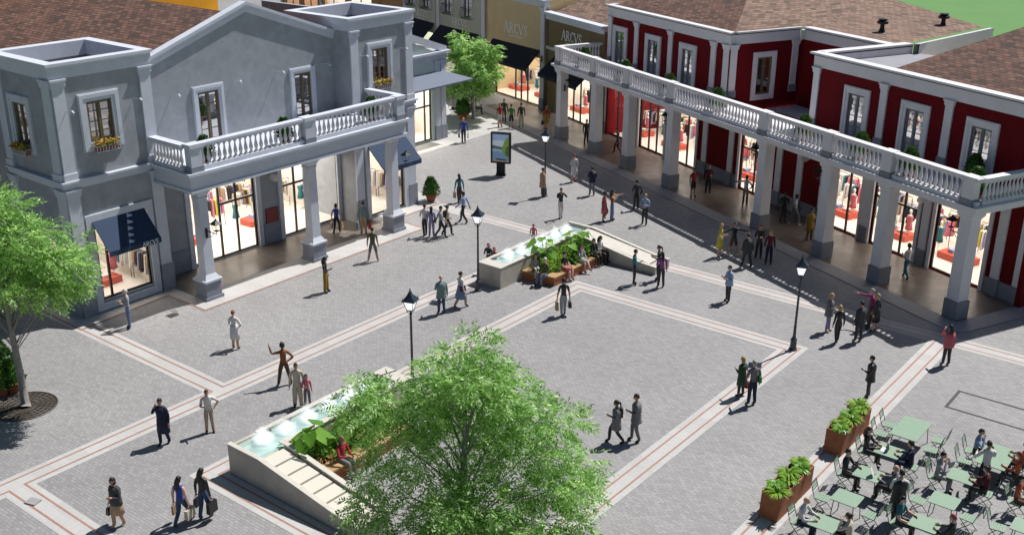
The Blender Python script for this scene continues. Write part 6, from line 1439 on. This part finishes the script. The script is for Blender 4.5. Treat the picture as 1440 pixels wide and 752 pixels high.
for x, y, lb_ in tabs:
    nm = names[(x, y)]
    put_chair(x - .74 , y + rj.uniform(-.04, .04), rj.uniform(-.12, .12), 'green chair on the planter side of the ' + nm); put_chair(x + .74, y + rj.uniform(-.04, .04), PI + rj.uniform(-.12, .12), 'green chair on the far side of the ' + nm)
for (x, nm) in ((-9.03, 'large empty table'), (-6.27, 'large table with the waiter')):
    for sy, tx in ((-.38, 'near'), (.38, 'far')):
        put_chair(x - .82, 33.12 + sy, .1, 'green chair, %s one on the planter side of the %s' % (tx, nm)); put_chair(x + .85, 33.12 + sy, PI + .15, 'green chair, %s one on the right side of the %s' % (tx, nm))
b = MB(); b.box(-.16, .16, -.11, .11, 0, .015); lp = b.build('laptop_base', M['greytrim']) 
lp.name = 'laptop'; lp.location = (-9.2, 31.2, .752); lp.rotation_euler = (0, 0, -PI / 2 + .1); tag(lp, 'open grey laptop on the green cafe table', 'laptop')
b = MB(T=Matrix.Translation((0, .11, .01)) @ Matrix.Rotation(.3, 4, 'X')); b.box(-.16, .16, 0, .008, 0, .2); b.build('screen', M['black'], lp)
b = MB(); b.add([(-.2, 0, 0), (0, .05, 0), (0, .02, .3), (-.2, -.04, .3), (.2, 0, 0), (.2, -.04, .3)], [(0, 1, 2, 3), (1, 4, 5, 2)]); o = b.build('newspaper', M['paper']); o.location = (-8.86, 29.5, .80); o.rotation_euler = (-.5, 0, PI / 2); tag(o, 'open white newspaper held over the cafe table', 'newspaper')
# back street bench and cones
b = MB(); b.box(-1.7, 1.7, -.22, .22, .4, .46); 

for (x, y), lb_, rz_ in (((-53.08, 59.98), 'green chair under the leftmost seated person of the back street', .3), ((-52.98, 61.60), 'green chair under the person in pale shirt by the small tree', 2.), ((-51.86, 61.29), 'green chair under the rightmost seated person of the back street', .5)):
    put_chair(x, y, rz_, lb_)
b = MB(); b.prism([(-.2, -.16), (.2, -.16), (.2, .16), (-.2, .16)], 0, .05); o = b.build('drain_box', M['kerb']); o.location = (-28.9, 12.95, 0); o.rotation_euler = (0, 0, .3); tag(o, 'small grey metal floor box on the paving band', 'floor box')

# ---------------------------------------------------------------- goods inside the shops
def rail(n=9, seed=1):
    r = random.Random(seed); t = thing('clothes_rail', '', 'clothes rail', (0, 0, 0), 0, 'clothes rails in the lit shops'); b = MB(); b.tube([(-.8, 0, 0), (-.8, 0, 1.6), (.8, 0, 1.6), (.8, 0, 0)], .018, 5); b.build('rail', M['black'], t, uv=False)
    cs = ['white', 'white', 'cream', 'pink', 'coral', 'lblue', 'beige', 'black', 'teal', 'cream', 'orange', 'white', 'lav', 'tan', 'yellow']
    for k in range(n):
        x = -.7 + 1.4 * k / (n - 1); q = MB(); h = r.uniform(.55, 1.05); q.frustum(x, 0, 1.52 - h, 1.5, .055, .24, .045, .17); q.build('garment', cloth(COL[r.choice(cs)]), t, uv=False)
    return t
def mannequin(seed=1):
    t = thing('mannequin', '', 'mannequin', (0, 0, 0), 0, 'dressed mannequins in the lit shops'); q = MB(); q.lathe([(.2, 0), (.2, .03), (.02, .04), (.02, .5), (.12, .55), (.15, .8), (.1, 1.0), (.16, 1.25), (.14, 1.36), (.04, 1.42), (.05, 1.5), (.08, 1.6), (.05, 1.7)], n=10, sy=.7); q.build('figure', M['room'], t, smooth=True, uv=False)
    q = MB(); q.lathe([(.22, .62), (.17, .9), (.13, 1.03), (.185, 1.28), (.15, 1.37)], n=10, sy=.75); q.build('dress', cloth(COL[['coral', 'teal', 'blue', 'black'][seed % 4]]), t, smooth=True, uv=False); return t
def plinth_():
    t = thing('display_plinth', '', 'display plinth', (0, 0, 0), 0, 'red display plinths in the lit shops'); q = MB(); q.box(-.9, .9, -.45, .45, 0, .32); q.build('box', flat('display_red', (.55, .09, .05), .5), t)
    q = MB(); q.box(-.5, -.2, -.2, .2, .32, .5); q.build('goods', cloth(COL['lblue']), t); q = MB(); q.box(.1, .5, -.2, .15, .32, .45); q.build('goods', cloth(COL['white']), t); return t
RL = rail(); RL2 = rail(9, 5); RL3 = rail(11, 8); MN = mannequin(0); MN2 = mannequin(1); PLN = plinth_()
RLS = [RL, RL2, RL3]; flags = {}
ORD = 'first second third fourth fifth sixth seventh eighth ninth tenth eleventh twelfth thirteenth fourteenth fifteenth sixteenth seventeenth eighteenth nineteenth twentieth'.split()
def place(src, par, loc, rz, label):
    Mx = Matrix.Translation(par[0]) @ Matrix.Rotation(par[1], 4, 'Z'); p = Mx @ Vector(loc)
    o = src if src.name not in flags else dup(src); flags[src.name] = 1; o.location = (p.x, p.y, .045); o.rotation_euler = (0, 0, par[1] + rz); o['label'] = label; return o
def stock(fr_, x0, x1, dy, nm, rows=(1.9, 2.9, 3.9), sp=1.9):
    """red plinths with goods near the glass, mannequins, then rows of clothes rails"""
    n = max(1, int((x1 - x0) / sp)); q = (x1 - x0) / n
    for k in range(n):
        u_ = x0 + q * (k + .5)
        if k % 2 == 0 or n < 3: place(PLN, fr_, (u_, dy + rows[0] + .35, 0), .05 * (-1) ** k, '%s red display plinth from the left in the %s' % (ORD[k], nm))
        place([MN, MN2][k % 2], fr_, (u_ + .75, dy + rows[0] + .3, 0), 0, '%s mannequin from the left in the %s' % (ORD[k], nm))
        place(RLS[k % 3], fr_, (u_, dy + rows[1] + .45, 0), .35 * (-1) ** k, '%s clothes rail of the front row in the %s' % (ORD[k], nm))
        place(RLS[(k + 1) % 3], fr_, (u_ + .3, dy + rows[2] + .5, 0), -.1, '%s clothes rail of the back row in the %s' % (ORD[k], nm))
FG = ((-40.3, 21.6, 0), PI / 2); FR = ((C1.x, C1.y, 0), RA); FA = ((-49, 43, 0), PI / 2); FB = (BO, BA)
stock(FG, 1.3, 3.6, 0, 'corner shop of the grey building', (2.4, 3.5, 4.8), 1.8); place(RL, FG, (3.95, 1.5, 0), PI / 2, 'clothes rail along the side wall of the corner shop, nearer the glass'); place(RL2, FG, (3.95, 3.3, 0), PI / 2, 'clothes rail along the side wall of the corner shop, farther in')
place(RL, FG, (U(41.7), 1.6, 0), PI / 2, 'clothes rail along the side wall of the tower shop, nearer the glass'); place(RL2, FG, (U(41.7), 3.4, 0), PI / 2, 'clothes rail along the side wall of the tower shop, farther in')
stock(FG, 7.3, 16.2, 1.2, 'shops under the grey porch', (2.7, 3.8, 5.0), 1.8); stock(FG, 16.8, 19.8, 0, 'tower shop of the grey building', (2.6, 3.8, 5.0), 1.8)
stock(FR, -33.8, .2, 3.45, 'red arcade shops', (1.75, 2.6, 3.5), 1.9); stock(FA, 5.8, 11, 0, 'green annex shop', (2.2, 3.2, 4.2), 1.8)
stock(FB, -1.0, 6.6, 0, 'beige shop', (2.1, 3.1, 4.1), 1.9); stock(FB, -9.0, -1.8, 0, 'sage shop', (2.1, 3.1, 4.1), 1.9); stock(FB, -45.5, -21, .4, 'far bright shop', (1.6, 2.4, 3.4), 2.0); stock(FR, -42, -35, 3.2, 'olive shop', (1.75, 2.6, 3.5), 1.9)

# ---------------------------------------------------------------- light, air, camera
wd = bpy.data.worlds.new('World'); scene.world = wd; wd.use_nodes = True; nt = wd.node_tree
bg = nt.nodes['Background']; sky = nt.nodes.new('ShaderNodeTexSky'); sky.sky_type = 'NISHITA'; sky.sun_disc = False
SE, SAZ = R(57), Vector((.228, .974)).normalized()
sky.sun_elevation = SE; sky.sun_rotation = math.atan2(SAZ.x, SAZ.y); sky.air_density = 1.; sky.dust_density = .6; sky.ozone_density = 2.5
nt.links.new(sky.outputs[0], bg.inputs['Color']); bg.inputs['Strength'].default_value = .046
sl = bpy.data.lights.new('sun', 'SUN'); sl.energy = 4.9; sl.angle = R(.5); sl.color = (1, .97, .93)
so = bpy.data.objects.new('sun', sl); C.objects.link(so)
d = Vector((SAZ.x * math.cos(SE), SAZ.y * math.cos(SE), math.sin(SE))); so.rotation_euler = (-d).to_track_quat('-Z', 'Y').to_euler(); so.location = (0, 0, 60)
cam = bpy.data.cameras.new('camera'); co_ = bpy.data.objects.new('camera', cam); C.objects.link(co_); scene.camera = co_
cam.sensor_width = 36; cam.lens = 1507 / 1440 * 36; cam.clip_start = .1; cam.clip_end = 3000
PIT, ROLL, AZ = R(21.26), R(.357), R(38.25)
fw = Vector((-math.sin(AZ) * math.cos(PIT), math.cos(AZ) * math.cos(PIT), -math.sin(PIT))); rt = Vector((math.cos(AZ), math.sin(AZ), 0)); upv = rt.cross(fw)
r2 = rt * math.cos(ROLL) + upv * math.sin(ROLL); u2 = -rt * math.sin(ROLL) + upv * math.cos(ROLL)
mw = Matrix((( r2.x, u2.x, -fw.x, 0), (r2.y, u2.y, -fw.y, 0), (r2.z, u2.z, -fw.z, 18.75), (0, 0, 0, 1))); co_.matrix_world = mw
scene.view_settings.view_transform = 'Standard'; scene.view_settings.look = 'None'; scene.view_settings.exposure = .17; scene.view_settings.gamma = 1
scene.render.engine = 'CYCLES'; scene.cycles.use_denoising = True; scene.cycles.max_bounces = 6; scene.cycles.diffuse_bounces = 3; scene.cycles.glossy_bounces = 3; scene.cycles.transparent_max_bounces = 24; scene.cycles.transmission_bounces = 3; scene.cycles.caustics_reflective = False; scene.cycles.caustics_refractive = False
scene.cycles.sample_clamp_indirect = 4
try: scene.cycles.denoiser = 'OPENIMAGEDENOISE'
except Exception: pass
